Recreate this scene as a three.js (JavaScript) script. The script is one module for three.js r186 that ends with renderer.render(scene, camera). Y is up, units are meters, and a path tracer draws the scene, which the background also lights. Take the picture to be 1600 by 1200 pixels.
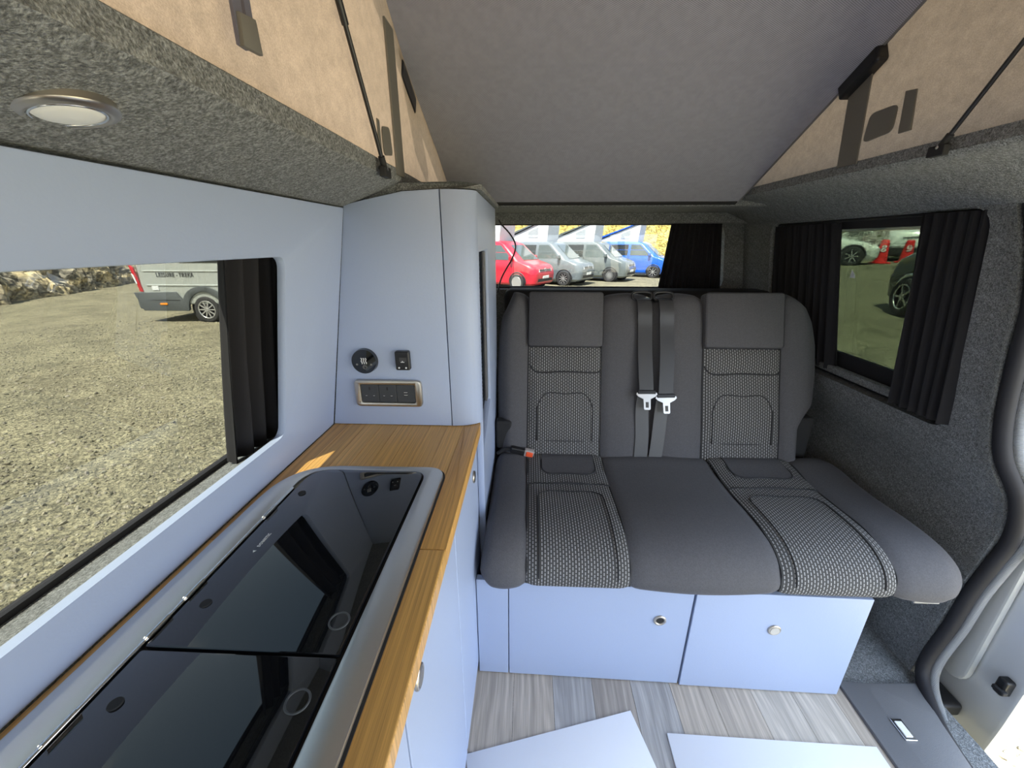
import * as THREE from 'three';
import { RoundedBoxGeometry } from 'three/addons/geometries/RoundedBoxGeometry.js';
import { mergeGeometries, mergeVertices, toCreasedNormals } from 'three/addons/utils/BufferGeometryUtils.js';
import { TextGeometry } from 'three/addons/geometries/TextGeometry.js';
import { FontLoader } from 'three/addons/loaders/FontLoader.js';

// ------------------------------------------------------------------ camera, sky, sun, exposure
// metres; y = 0 is the van's floor, -z is its rear, +x its sliding-door side
const scene = new THREE.Scene();
const camera = new THREE.PerspectiveCamera(88.22, 4 / 3, 0.03, 400);
camera.position.set(0, 1.2, 0);
camera.rotation.set(-19.566 * Math.PI / 180, 2.44 * Math.PI / 180, 0, 'YXZ');

const SUN = new THREE.Vector3(-0.205, 1, 0.50).normalize();
// a bright spring sky: air that pales towards the horizon, scattered white clouds
{
  const W = 1024, H = 512, d = new Float32Array(W * H * 4);
  const hs = (x, y, q) => { let h = Math.imul(x, 374761393) + Math.imul(y, 668265263) + Math.imul(q, 1274126177); h = Math.imul(h ^ (h >>> 13), 1274126177); return ((h ^ (h >>> 16)) >>> 0) / 4294967296; };
  const vn = (x, y, q) => { const a = Math.floor(x), b = Math.floor(y), u = x - a, v = y - b, su = u * u * (3 - 2 * u), sv = v * v * (3 - 2 * v); return (hs(a, b, q) * (1 - su) + hs(a + 1, b, q) * su) * (1 - sv) + (hs(a, b + 1, q) * (1 - su) + hs(a + 1, b + 1, q) * su) * sv; };
  for (let r = 0; r < H; r++) for (let c = 0; c < W; c++) {
    const up = ((r + 0.5) / H - 0.5) * Math.PI, az = ((c + 0.5) / W - 0.5) * 2 * Math.PI, y = Math.max(0, Math.sin(up)), k = Math.pow(y, 0.55);
    const x = Math.cos(az) * Math.cos(up) / (y + 0.12) * 2.2 + 40, z = Math.sin(az) * Math.cos(up) / (y + 0.12) * 2.2 + 40;
    let n = 0, w = 0.5; for (let i = 0, f = 1; i < 5; i++, f *= 2, w *= 0.5) n += w * vn(x * f, z * f, i);
    const cl = Math.min(1, Math.max(0, (n - 0.535) * 5)) * 0.85, o = (r * W + c) * 4;
    const air = [1.44 - 0.88 * k, 1.54 - 0.69 * k, 1.66 - 0.35 * k];
    for (let i = 0; i < 3; i++) d[o + i] = up > 0 ? air[i] * (1 - cl) + [2.15, 2.12, 2.08][i] * cl : [0.8, 0.75, 0.64][i];
    d[o + 3] = 1;
  }
  const t = new THREE.DataTexture(d, W, H, THREE.RGBAFormat, THREE.FloatType);
  t.mapping = THREE.EquirectangularReflectionMapping; t.magFilter = THREE.LinearFilter; t.needsUpdate = true;
  scene.background = t; scene.environment = t;
}
const sun = new THREE.DirectionalLight(new THREE.Color(1, 0.95, 0.86), 15);
sun.position.copy(SUN).multiplyScalar(60);
sun.castShadow = true;
sun.shadow.mapSize.set(4096, 4096);
Object.assign(sun.shadow.camera, { left: -30, right: 30, top: 30, bottom: -30, near: 1, far: 140 });
scene.add(sun, sun.target);
const renderer = new THREE.WebGLRenderer({ antialias: true });
renderer.shadowMap.enabled = true;
renderer.toneMapping = THREE.LinearToneMapping;
renderer.toneMappingExposure = 3.8;

// ------------------------------------------------------------------ helpers
let seed = 12345;
const rnd = () => { seed = (seed + 0x6d2b79f5) | 0; let t = Math.imul(seed ^ (seed >>> 15), 1 | seed); t = (t + Math.imul(t ^ (t >>> 7), 61 | t)) ^ t; return ((t ^ (t >>> 14)) >>> 0) / 4294967296; };
const rr = (a, b) => a + (b - a) * rnd();
const V = (x, y, z) => new THREE.Vector3(x, y, z);
const { clamp, lerp, smoothstep } = THREE.MathUtils;
const hash = (x, y, s = 0) => { let h = Math.imul(x, 374761393) + Math.imul(y, 668265263) + Math.imul(s, 1274126177); h = Math.imul(h ^ (h >>> 13), 1274126177); return ((h ^ (h >>> 16)) >>> 0) / 4294967296; };
function vnoise(x, y, p, s = 0, q = p) { // tileable value noise, periods p, q
  const xi = Math.floor(x), yi = Math.floor(y), fx = x - xi, fy = y - yi, m = (a, b) => ((a % b) + b) % b;
  const u = fx * fx * (3 - 2 * fx), v = fy * fy * (3 - 2 * fy);
  const a = hash(m(xi, p), m(yi, q), s), b = hash(m(xi + 1, p), m(yi, q), s), c = hash(m(xi, p), m(yi + 1, q), s), d = hash(m(xi + 1, p), m(yi + 1, q), s);
  return lerp(lerp(a, b, u), lerp(c, d, u), v);
}
function fbm(u, v, p, oct, s = 0, q = p) { let a = 0, w = 0.5, t = 0; for (let i = 0; i < oct; i++) { a += w * vnoise(u * p, v * q, p, s + i, q); t += w; w *= 0.55; p *= 2; q *= 2; } return a / t; }
const n3 = (x, y, s = 0) => { let a = 0, w = 0.5; for (let i = 0; i < 4; i++) { a += w * (vnoise(x, y, 4096, s + i) - 0.5); x *= 2.1; y *= 2.1; w *= 0.5; } return a; };

function tex(n, m, fn, srgb = true) {
  const d = new Uint8Array(n * m * 4);
  for (let j = 0; j < m; j++) for (let i = 0; i < n; i++) {
    const c = fn(i / n, j / m, i, j), o = (j * n + i) * 4;
    for (let k = 0; k < 3; k++) d[o + k] = clamp(Math.round((Array.isArray(c) ? c[k] : c) * 255), 0, 255);
    d[o + 3] = 255;
  }
  const t = new THREE.DataTexture(d, n, m);
  t.wrapS = t.wrapT = THREE.RepeatWrapping; t.magFilter = THREE.LinearFilter; t.minFilter = THREE.LinearMipmapLinearFilter;
  if (srgb) t.colorSpace = THREE.SRGBColorSpace;
  t.needsUpdate = true;
  return t;
}
const rep = (t, metresU, metresV = metresU) => { const c = t.clone(); c.repeat.set(1 / metresU, 1 / metresV); c.needsUpdate = true; return c; };
const std = (o) => new THREE.MeshStandardMaterial({ roughness: 0.6, ...o });
const phys = (o) => new THREE.MeshPhysicalMaterial({ roughness: 0.6, ...o });
const lin = (r, g, b) => new THREE.Color().setRGB(r, g, b);

// uv in metres, by the axis each face points along
function uvm(g0) {
  const g = g0.index ? g0.toNonIndexed() : g0, p = g.attributes.position;
  if (!g.attributes.normal) g.computeVertexNormals();
  const uv = new Float32Array(p.count * 2), a = V(0, 0, 0), b = V(0, 0, 0), c = V(0, 0, 0);
  for (let i = 0; i < p.count; i += 3) {
    a.fromBufferAttribute(p, i); b.fromBufferAttribute(p, i + 1).sub(a); c.fromBufferAttribute(p, i + 2).sub(a); b.cross(c);
    const x = Math.abs(b.x), y = Math.abs(b.y), z = Math.abs(b.z);
    for (let k = 0; k < 3; k++) {
      const X = p.getX(i + k), Y = p.getY(i + k), Z = p.getZ(i + k), o = (i + k) * 2;
      if (x >= y && x >= z) { uv[o] = Z; uv[o + 1] = Y; } else if (y >= z) { uv[o] = X; uv[o + 1] = Z; } else { uv[o] = X; uv[o + 1] = Y; }
    }
  }
  g.setAttribute('uv', new THREE.BufferAttribute(uv, 2));
  return g;
}
const used = {};
function numbered(n) { used[n] = (used[n] ?? -1) + 1; return used[n] ? n + '_' + String(used[n]).padStart(3, '0') : n; }
function mesh(name, geo, mat, parent) {
  const m = new THREE.Mesh(geo, mat); m.name = parent ? name : numbered(name); m.castShadow = m.receiveShadow = true; (parent ?? scene).add(m); return m;
}
function thing(name, label, category, [x, y, z] = [0, 0, 0], group) {
  const o = new THREE.Group(); o.name = numbered(name); o.position.set(x, y, z); o.userData = { label, category }; if (group) o.userData.group = group; scene.add(o); return o;
}
function one(name, geo, mat, label, category, group) { const m = mesh(name, geo, mat); m.userData = { label, category }; if (group) m.userData.group = group; return m; }
function struct(name, geo, mat, label) { const m = geo ? mesh(name, geo, mat) : thing(name); m.userData = { kind: 'structure' }; if (label) m.userData.label = label; return m; }
const box = (x0, x1, y0, y1, z0, z1, r = 0) => {
  const w = x1 - x0, h = y1 - y0, d = z1 - z0;
  const g = r > 0 ? new RoundedBoxGeometry(w, h, d, 3, Math.min(r, w / 2.01, h / 2.01, d / 2.01)) : new THREE.BoxGeometry(w, h, d);
  return uvm(g.translate((x0 + x1) / 2, (y0 + y1) / 2, (z0 + z1) / 2));
};
const tube = (pts, r, seg = 40, rad = 10, closed = false) => new THREE.TubeGeometry(new THREE.CatmullRomCurve3(pts.map((p) => (p.isVector3 ? p : V(...p))), closed, 'centripetal'), seg, r, rad, closed);
const rod = (a, b, r0, r1 = r0, n = 14) => { const A = V(...a), B = V(...b), g = new THREE.CylinderGeometry(r1, r0, A.distanceTo(B), n); g.applyQuaternion(new THREE.Quaternion().setFromUnitVectors(V(0, 1, 0), B.clone().sub(A).normalize())); const m = A.add(B).multiplyScalar(0.5); return g.translate(m.x, m.y, m.z); };
// closed path through corner points with rounded corners
function roundPath(pts, r, P = THREE.Path) {
  const s = new P(), n = pts.length;
  for (let i = 0; i < n; i++) {
    const a = pts[(i + n - 1) % n], b = pts[i], c = pts[(i + 1) % n], R = b[2] ?? r;
    const l1 = Math.hypot(a[0] - b[0], a[1] - b[1]), l2 = Math.hypot(c[0] - b[0], c[1] - b[1]), k = Math.min(R, l1 / 2.02, l2 / 2.02);
    const p = [b[0] + (a[0] - b[0]) / l1 * k, b[1] + (a[1] - b[1]) / l1 * k], q = [b[0] + (c[0] - b[0]) / l2 * k, b[1] + (c[1] - b[1]) / l2 * k];
    if (i === 0) s.moveTo(p[0], p[1]); else s.lineTo(p[0], p[1]);
    if (k > 1e-5) s.quadraticCurveTo(b[0], b[1], q[0], q[1]);
  }
  s.closePath();
  return s;
}
// plate cut from an outline, extruded, then placed: map(a, b, d) -> [x, y, z]
function plate(outer, holes, depth, map, { r = 0, bevel = 0, curve = 6 } = {}) {
  const s = roundPath(outer, r, THREE.Shape);
  for (const h of holes) s.holes.push(roundPath(h.pts ?? h, h.r ?? 0));
  let g = new THREE.ExtrudeGeometry(s, { depth: depth - 2 * bevel, bevelEnabled: bevel > 0, bevelSize: bevel, bevelThickness: bevel, bevelOffset: -bevel, bevelSegments: 2, curveSegments: curve });
  if (bevel) g.translate(0, 0, bevel);
  g = g.index ? g.toNonIndexed() : g;
  const p = g.attributes.position;
  const o = map(0, 0, 0), e = [map(1e-3, 0, 0), map(0, 1e-3, 0), map(0, 0, 1e-3)].map((q) => V(q[0] - o[0], q[1] - o[1], q[2] - o[2]));
  const flip = e[0].clone().cross(e[1]).dot(e[2]) < 0;
  const out = new Float32Array(p.count * 3);
  for (let i = 0; i < p.count; i += 3) for (let k = 0; k < 3; k++) {
    const j = i + (flip ? [0, 2, 1][k] : k);
    out.set(map(p.getX(j), p.getY(j), p.getZ(j)), (i + k) * 3);
  }
  const n = new THREE.BufferGeometry();
  n.setAttribute('position', new THREE.BufferAttribute(out, 3));
  return uvm(toCreasedNormals(n, 0.6));
}
const zy = (x0) => (a, b, d) => [(typeof x0 === 'function' ? x0(b) : x0) + d, b, a]; // outline in (z, y)
const xy = (z0) => (a, b, d) => [a, b, z0 + d];
const xz = (y0) => (a, b, d) => [a, y0 + d, b];
const rect = (a0, a1, b0, b1) => [[a0, b0], [a1, b0], [a1, b1], [a0, b1]];
// smooth sheet from f(u, v) -> Vector3; uv from h(u, v) or distances
function sheet(f, nu, nv, uvf) {
  const P = [], U = [], I = [];
  for (let j = 0; j <= nv; j++) for (let i = 0; i <= nu; i++) { const p = f(i / nu, j / nv); P.push(p.x, p.y, p.z); const t = uvf ? uvf(i / nu, j / nv, p) : [p.x, p.y]; U.push(t[0], t[1]); }
  for (let j = 0; j < nv; j++) for (let i = 0; i < nu; i++) { const a = j * (nu + 1) + i, b = a + 1, c = a + nu + 1, d = c + 1; I.push(a, b, d, a, d, c); }
  const g = new THREE.BufferGeometry();
  g.setAttribute('position', new THREE.Float32BufferAttribute(P, 3)); g.setAttribute('uv', new THREE.Float32BufferAttribute(U, 2)); g.setIndex(I); g.computeVertexNormals();
  return g;
}
const merge = (list) => mergeGeometries(list.map((g) => { const q = g.index ? g.toNonIndexed() : g.clone(); for (const k of Object.keys(q.attributes)) if (!['position', 'normal', 'uv'].includes(k)) q.deleteAttribute(k); return q; }));
const font = await new FontLoader().loadAsync('fonts/droid/droid_sans_bold.typeface.json');
const fontR = await new FontLoader().loadAsync('fonts/droid/droid_sans_regular.typeface.json');
const text = (s, size, depth = 0.0006, f = font) => { const g = new TextGeometry(s, { font: f, size, depth, curveSegments: 3 }); g.computeBoundingBox(); const b = g.boundingBox; g.translate(-(b.min.x + b.max.x) / 2, -(b.min.y + b.max.y) / 2, 0); return g; };

// ------------------------------------------------------------------ textures and materials
const feltT = tex(512, 512, (u, v) => { const a = fbm(u, v, 64, 3, 3), b = fbm(u, v, 20, 2, 9), c = hash(Math.floor(u * 512), Math.floor(v * 512), 7); const k = 0.475 + (a - 0.5) * 0.42 + (b - 0.5) * 0.14 + (c - 0.5) * 0.14; return [k * 0.99, k * 1.0, k * 0.985]; });
const feltB = tex(512, 512, (u, v) => 0.5 + (fbm(u, v, 80, 3, 21) - 0.5) * 1.2, false);
const felt = std({ color: lin(1.0, 1.01, 1.04), map: rep(feltT, 0.12), bumpMap: rep(feltB, 0.12), bumpScale: 0.0016, roughness: 1 });
const paintB = tex(256, 256, (u, v) => 0.5 + (fbm(u, v, 32, 3, 5) - 0.5) * 0.6, false);
const blue = std({ color: lin(0.358, 0.423, 0.58), roughness: 0.42, bumpMap: rep(paintB, 0.1), bumpScale: 0.0002 });
const linenT = tex(512, 512, (u, v) => { const a = 0.5 + 0.5 * Math.sin(u * 2 * Math.PI * 128), b = 0.5 + 0.5 * Math.sin(v * 2 * Math.PI * 128), n = fbm(u, v, 16, 4, 31), f = fbm(u, v, 200, 1, 5); const k = 0.80 + (a * b - 0.25) * 0.05 + (n - 0.5) * 0.14 + (f - 0.5) * 0.12; return [k * 0.70, k * 0.61, k * 0.505]; });
const canvasM = phys({ color: lin(1, 1, 1), map: rep(linenT, 0.2), roughness: 1, transmission: 0.25, thickness: 0 });
const linenPlain = std({ color: lin(0.9, 0.9, 0.9), map: rep(linenT, 0.2), roughness: 1 });
const twillT = tex(256, 256, (u, v, i, j) => { const a = ((i * 1 + j * 2) % 8 < 4 ? 1 : 0), n = fbm(u, v, 16, 3, 12); const k = 0.53 + a * 0.17 + (n - 0.5) * 0.05; return [k * 0.99, k * 0.97, k * 1.0]; });
const boardM = std({ map: rep(twillT, 0.20), roughness: 0.95, color: lin(0.84, 0.87, 0.95) });
const weave = (u, v, i, j) => { // 64 x 64 px = 15.6 x 22 mm: two columns of staggered dashes
  const col = Math.floor(i / 32), x = i % 32, y = (j + col * 16) % 32;
  const inDash = x > 7 && x < 22 && y > 3 && y < 29, edge = Math.min(x - 7, 22 - x, y - 3, 29 - y);
  return inDash ? clamp(edge / 4, 0, 1) : 0;
};
const weaveT = tex(64, 64, (u, v, i, j) => { const w = weave(u, v, i, j), n = hash(i, j, 4) * 0.07; const k = 0.24 + 0.38 * w + n; return [k, k * 0.99, k * 0.97]; });
const weaveB = tex(64, 64, (u, v, i, j) => weave(u, v, i, j), false);
const woven = std({ map: rep(weaveT, 0.0156, 0.022), bumpMap: rep(weaveB, 0.0156, 0.022), bumpScale: 0.0008, roughness: 0.9, color: lin(0.9, 0.9, 0.92) });
const clothT = tex(256, 256, (u, v, i, j) => { const k = 0.31 + (fbm(u, v, 64, 2, 41) - 0.5) * 0.06 + ((i + j) % 4 < 2 ? 0.014 : 0); return [k, k * 0.985, k * 1.02]; });
const cloth = phys({ map: rep(clothT, 0.12), roughness: 0.85, color: lin(1, 1, 1), sheen: 0.35, sheenColor: lin(0.35, 0.35, 0.4), sheenRoughness: 0.6 });
const thread = std({ color: lin(0.03, 0.03, 0.032), roughness: 0.9 });
const curtainM = phys({ color: lin(0.014, 0.013, 0.015), roughness: 0.95, sheen: 0.25, sheenColor: lin(0.2, 0.2, 0.22), sheenRoughness: 0.7 });
const webT = tex(128, 128, (u, v, i, j) => { const k = 0.20 + ((j + Math.abs((i % 32) - 16)) % 6 < 3 ? 0.05 : 0) + hash(i, j) * 0.02; return k; });
const webbing = phys({ map: rep(webT, 0.03), roughness: 0.42, sheen: 0.5, sheenColor: lin(0.4, 0.42, 0.48), sheenRoughness: 0.4, color: lin(1, 1, 1.05) });
const webGrey = std({ color: lin(0.13, 0.125, 0.16), roughness: 0.8 });
const blackPlastic = std({ color: lin(0.012, 0.012, 0.013), roughness: 0.35 });
const blackMatt = std({ color: lin(0.015, 0.015, 0.016), roughness: 0.8 });
const rubber = std({ color: lin(0.014, 0.013, 0.016), roughness: 0.7 });
const ribB = tex(8, 64, (u, v) => 0.5 + 0.5 * Math.sin(v * 2 * Math.PI * 8), false);
const ribGrey = std({ color: lin(0.36, 0.37, 0.38), roughness: 0.45, bumpMap: rep(ribB, 1, 0.02), bumpScale: 0.002 });
const steelT = tex(256, 256, (u, v) => 0.5 + (fbm(u, v, 4, 5, 51, 96) - 0.5) * 0.7, false);
const steel = std({ color: lin(0.62, 0.62, 0.61), metalness: 1, roughness: 0.36, bumpMap: rep(steelT, 0.15), bumpScale: 0.00008 });
const chrome = std({ color: lin(0.75, 0.75, 0.74), metalness: 1, roughness: 0.16 });
const nickel = std({ color: lin(0.55, 0.50, 0.43), metalness: 1, roughness: 0.33 });
const blackGlass = phys({ color: lin(0.004, 0.005, 0.007), roughness: 0.03, clearcoat: 0.5, clearcoatRoughness: 0.02 });
const printWhite = std({ color: lin(0.75, 0.75, 0.75), roughness: 0.6 });
const printGrey = std({ color: lin(0.18, 0.18, 0.18), roughness: 0.6 });
const whiteBoard = std({ color: lin(0.80, 0.80, 0.82), roughness: 0.55 });
const pale = (t) => phys({ color: t, transmission: 1, thickness: 0, roughness: 0, ior: 1.5 });
const glassLeft = pale(lin(0.365, 0.37, 0.35)), glassRear = pale(lin(0.46, 0.47, 0.47)), glassRight = pale(lin(0.42, 0.452, 0.41)), glassCab = pale(lin(0.9, 0.92, 0.92));
const silver = phys({ color: lin(0.66, 0.67, 0.67), metalness: 0.35, roughness: 0.35, clearcoat: 0.6, clearcoatRoughness: 0.08 });
const silverDull = std({ color: lin(0.56, 0.56, 0.53), metalness: 0.1, roughness: 0.5 });
// oak staves and floor planks
const grainT = tex(512, 512, (u, v) => { const w = fbm(u, v, 3, 3, 61, 3) * 0.35, g = fbm(u + w * 0.06, v, 90, 3, 71, 3), f = fbm(u, v, 256, 1, 77, 24); const k = 0.88 + (g - 0.5) * 0.28 + (f - 0.5) * 0.10; return k; });
const grainB = tex(256, 256, (u, v) => 0.5 + (fbm(u, v, 90, 2, 71, 3) - 0.5), false);
const oaks = [[0.80, 0.46, 0.14], [0.76, 0.43, 0.125], [0.84, 0.49, 0.155], [0.78, 0.445, 0.13], [0.73, 0.40, 0.115]].map((c) => std({ color: lin(...c), map: rep(grainT, 0.16, 0.9), roughness: 0.38, bumpMap: rep(grainB, 0.16, 0.9), bumpScale: 0.0002 }));
const floorT = tex(512, 512, (u, v) => { const w = fbm(u, v, 4, 3, 161, 3), g = fbm(u + w * 0.10, v, 48, 3, 171, 5), c = 0.5 + 0.5 * Math.sin((u * 9 + w * 5) * 6.283), f = fbm(u, v, 200, 1, 177, 30); const k = 0.86 + (g - 0.5) * 0.26 + (c - 0.5) * 0.05 + (f - 0.5) * 0.08; return [k, k * 0.995, k * 0.985]; });
const planksM = [[0.60, 0.53, 0.455], [0.48, 0.42, 0.365], [0.68, 0.61, 0.525], [0.52, 0.495, 0.475], [0.62, 0.535, 0.445]].map((c) => std({ color: lin(...c), map: rep(floorT, 0.45, 1.3), roughness: 0.55, bumpMap: rep(grainB, 0.22, 1.1), bumpScale: 0.0004 }));
const gravelT = tex(1024, 1024, (u, v, i, j) => {
  const a = fbm(u, v, 128, 3, 81), b = fbm(u, v, 8, 4, 85), c = hash(i, j, 3), st = vnoise(u * 300, v * 300, 300, 88);
  const k = 0.60 + (a - 0.5) * 0.55 + (b - 0.5) * 0.22 + (c - 0.5) * 0.16 + (st > 0.82 ? 0.12 : 0) - (st < 0.15 ? 0.14 : 0);
  return [k * 1.0, k * 0.955, k * 0.80];
});
const gravelB = tex(1024, 1024, (u, v) => fbm(u, v, 160, 3, 81), false);
const gravel = std({ map: rep(gravelT, 3.1), bumpMap: rep(gravelB, 3.1), bumpScale: 0.03, roughness: 1, color: lin(0.56, 0.56, 0.53) });

// ------------------------------------------------------------------ the van's shell
const xl = (y) => -0.502 + (y - 0.757) * 0.195;          // face of the kitchen-side lining panel, leaning in
const xr = (y) => y > 0.76 ? 0.985 - (y - 1.25) * 0.164 : 1.0654 + 0.085 * smoothstep(0.76 - y, 0, 0.24); // face of the sliding-door-side wall, leaning in above the seat
const ZR = -2.0, ZF = 1.4, TAN = Math.tan(26.2 * Math.PI / 180);

// floor: base and planks
const floor = struct('floor', box(-0.62, 1.16, -0.06, -0.004, ZR - 0.05, ZF + 0.05), felt, 'grey wood-look vinyl plank floor');
{
  const w = 0.112, gap = 0.0005;
  for (let c = 0, x = -0.14; x < 0.9; c++, x += w) {
    let z = -0.95 - rr(0, 0.35);
    while (z < 0.5) {
      const L = rr(0.55, 0.95), x1 = Math.min(x + w, 0.905), g = box(x + gap, x1 - gap, -0.004, 0, z + gap, z + L - gap);
      const sh = rnd(), uv = g.attributes.uv; for (let i = 0; i < uv.count; i++) uv.setX(i, uv.getX(i) + sh);
      mesh('plank', g, planksM[Math.floor(rnd() * planksM.length)], floor);
      z += L;
    }
  }
}
// side walls with window openings
struct('wall_left', plate([[ZR, -0.06], [ZF, -0.06], [ZF, 1.29], [ZR, 1.29]], [{ pts: rect(-0.90, 0.35, 0.79, 1.215), r: 0.05 }, { pts: rect(0.62, 1.25, 0.8, 1.2), r: 0.05 }], 0.03, zy((y) => xl(y) - 0.10)), felt, 'felt lined side wall behind the kitchen');
const jamb = [[-0.925, 1.30], [-0.895, 1.19], [-0.878, 1.08], [-0.879, 0.97], [-0.874, 0.82], [-0.856, 0.74], [-0.826, 0.65], [-0.838, 0.53], [-0.848, 0.44], [-0.860, 0.34], [-0.866, 0.22], [-0.872, 0.10], [-0.878, -0.06]];
const jambZ = (y) => { for (let i = 1; i < jamb.length; i++) if (y >= jamb[i][1]) return lerp(jamb[i][0], jamb[i - 1][0], (y - jamb[i][1]) / (jamb[i - 1][1] - jamb[i][1])); return jamb[jamb.length - 1][0]; };
{
  const yS = 0.742, upper = plate([[ZR, 1.30], [ZR, yS], [jambZ(yS), yS], ...jamb.filter((q) => q[1] > yS + 0.01).reverse()], [{ pts: rect(-1.783, -0.958, 0.748, 1.275), r: 0.055 }], 0.05, zy((y) => (y > 0.76 ? xr(y) : 0.985 - (y - 1.25) * 0.164)));
  const low = sheet((u, v) => { const y = lerp(yS + 0.004, -0.06, v); return V(xr(y) + (v < 0.02 ? 0.001 : 0), y, lerp(ZR, jambZ(y), u)); }, 30, 40);
  const edge = sheet((u, v) => { const y = lerp(yS + 0.004, -0.06, v); return V(xr(y) + 0.05 * u, y, jambZ(y)); }, 2, 40);
  const outer = sheet((u, v) => { const y = lerp(yS + 0.004, -0.06, v); return V(xr(y) + 0.05, y, lerp(jambZ(y), ZR, u)); }, 4, 40);
  const wr = struct('wall_right', merge([upper, uvm(low), uvm(edge), uvm(outer)]), felt, 'grey felt lined wall beside the bench seat');
  // loose fibres where the felt wraps round the door edge
  const N = 7000, im = new THREE.InstancedMesh(new THREE.ConeGeometry(0.00045, 1, 4).translate(0, 0.5, 0), std({ color: lin(0.30, 0.31, 0.31), roughness: 1 }), N), o = new THREE.Object3D();
  for (let i = 0; i < N; i++) {
    const y = rr(0.02, 1.26), t = rnd();
    o.position.set(xr(y) + 0.03 * Math.max(0, t - 0.5) * 2 - 0.0005, y, jambZ(y) - 0.022 * Math.max(0, 0.5 - t) * 2);
    o.quaternion.setFromUnitVectors(V(0, 1, 0), V(-0.6 + rr(-0.6, 0.5), rr(-0.9, 0.7), 0.7 * (t > 0.3 ? 1 : 0.2) + rr(-0.4, 0.6)).normalize());
    o.scale.set(1, rr(0.003, 0.009), 1); o.updateMatrix(); im.setMatrixAt(i, o.matrix);
  }
  im.name = 'felt_fibres'; im.castShadow = im.receiveShadow = true; im.userData = { kind: 'stuff' }; wr.add(im);
}
struct('wall_front_right', plate(rect(0.55, 0.68, -0.06, 1.30), [], 0.05, zy((y) => xr(y))), felt, 'pillar between the sliding door opening and the unseen cab side left open to let in more daylight');  // cab side ahead of the pillar is out of view, left open to brighten the interior
struct('wall_rear', plate([[-0.64, -0.06], [1.18, -0.06], [1.02, 1.42], [-0.6, 1.42]], [{ pts: [[-0.42, 0.985], [0.935, 0.985], [0.895, 1.288], [-0.38, 1.288]], r: 0.06 }], 0.05, xy(ZR - 0.05)), felt, 'dark felt lined tailgate surround');
struct('wall_front', plate([[-0.64, -0.06], [1.18, -0.06], [1.02, 1.42], [-0.6, 1.42]], [{ pts: [[-0.5, 0.72], [1.05, 0.72], [0.92, 1.3], [-0.38, 1.3]], r: 0.08 }], 0.05, xy(ZF)), felt);
// ceiling: linings round the roof opening, roof ends
const alongZ = (pts, z0, z1) => plate(pts, [], z1 - z0, xy(z0), {});
struct('ceiling', alongZ([[-0.424, 1.274], [-0.402, 1.275], [-0.34, 1.298], [-0.292, 1.316], [-0.281, 1.324], [-0.280, 1.347], [-0.30, 1.362], [-0.505, 1.335], [-0.505, 1.222], [-0.46, 1.20]], -1.64, 0.5), felt, 'felt lined roof edge');
struct('ceiling', alongZ([[0.75, 1.378], [0.749, 1.356], [0.762, 1.348], [0.80, 1.344], [0.85, 1.335], [0.90, 1.314], [0.945, 1.295], [0.977, 1.278], [1.01, 1.27], [1.06, 1.32], [0.85, 1.40]], ZR, 0.5), felt, 'felt lined roof edge');
struct('ceiling', alongZ([[-0.52, 1.20], [-0.43, 1.20], [-0.402, 1.270], [-0.30, 1.33], [-0.12, 1.34], [-0.12, 1.38], [-0.52, 1.36]], ZR, -1.64), felt, 'felt lined roof edge');
struct('ceiling', box(-0.62, 1.04, 1.327, 1.42, ZR, -1.615, 0.012), felt, 'felt lined rear roof');
struct('ceiling', box(-0.62, 0.99, 1.284, 1.335, ZR, ZR + 0.06, 0.012), felt, 'felt header over the tailgate window');
struct('ceiling', box(-0.62, 1.04, 1.30, 1.42, 0.5, ZF), felt, 'felt lined cab roof');
const roofY = (z) => 1.335 + 0.14 + TAN * (z + 1.58);
struct('roof', plate([[-1.70, roofY(-1.70)], [0.60, roofY(0.60)], [0.60, roofY(0.60) + 0.04], [-1.70, roofY(-1.70) + 0.04]], [], 1.14, zy(-0.335)), linenPlain, 'lifted pop-top roof shell');
struct('ceiling', box(-0.335, 0.805, 1.40, 1.50, -1.72, -1.66), felt, 'rear end of the roof opening');

// window panes and frames
function windowOf(name, frame, frameMat, pane, paneMat, label) {
  const w = struct(name, null, null, label);
  if (frame) mesh('window_frame', frame, frameMat, w);
  mesh('pane', pane, paneMat, w);
  return w;
}
windowOf('window_1', plate(rect(-0.92, 0.37, 0.775, 1.23), [{ pts: rect(-0.885, 0.335, 0.800, 1.205), r: 0.05 }], 0.012, zy((y) => xl(y) - 0.112), { r: 0.06 }), rubber,
  plate(rect(-0.91, 0.36, 0.78, 1.22), [], 0.001, zy((y) => xl(y) - 0.107), { r: 0.05 }), glassLeft, 'tinted side window above the hob');
windowOf('window_2', plate([[-0.44, 0.97], [0.95, 0.97], [0.91, 1.30], [-0.40, 1.30]], [{ pts: [[-0.42, 0.995], [0.925, 0.995], [0.885, 1.281], [-0.38, 1.281]], r: 0.05 }], 0.012, xy(ZR - 0.062), { r: 0.06 }), rubber,
  plate([[-0.43, 0.98], [0.94, 0.98], [0.90, 1.295], [-0.39, 1.295]], [], 0.001, xy(ZR - 0.056), { r: 0.05 }), glassRear, 'clear tailgate window behind the bench seat');
windowOf('window_3', plate(rect(-1.79, -0.95, 0.742, 1.283), [{ pts: rect(-1.75, -0.985, 0.838, 1.243), r: 0.05 }], 0.014, zy((y) => xr(y) + 0.045), { r: 0.06 }), rubber,
  plate(rect(-1.78, -0.955, 0.765, 1.275), [], 0.001, zy((y) => xr(y) + 0.056), { r: 0.05 }), glassRight, 'dark tinted side window between two black curtains');
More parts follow.
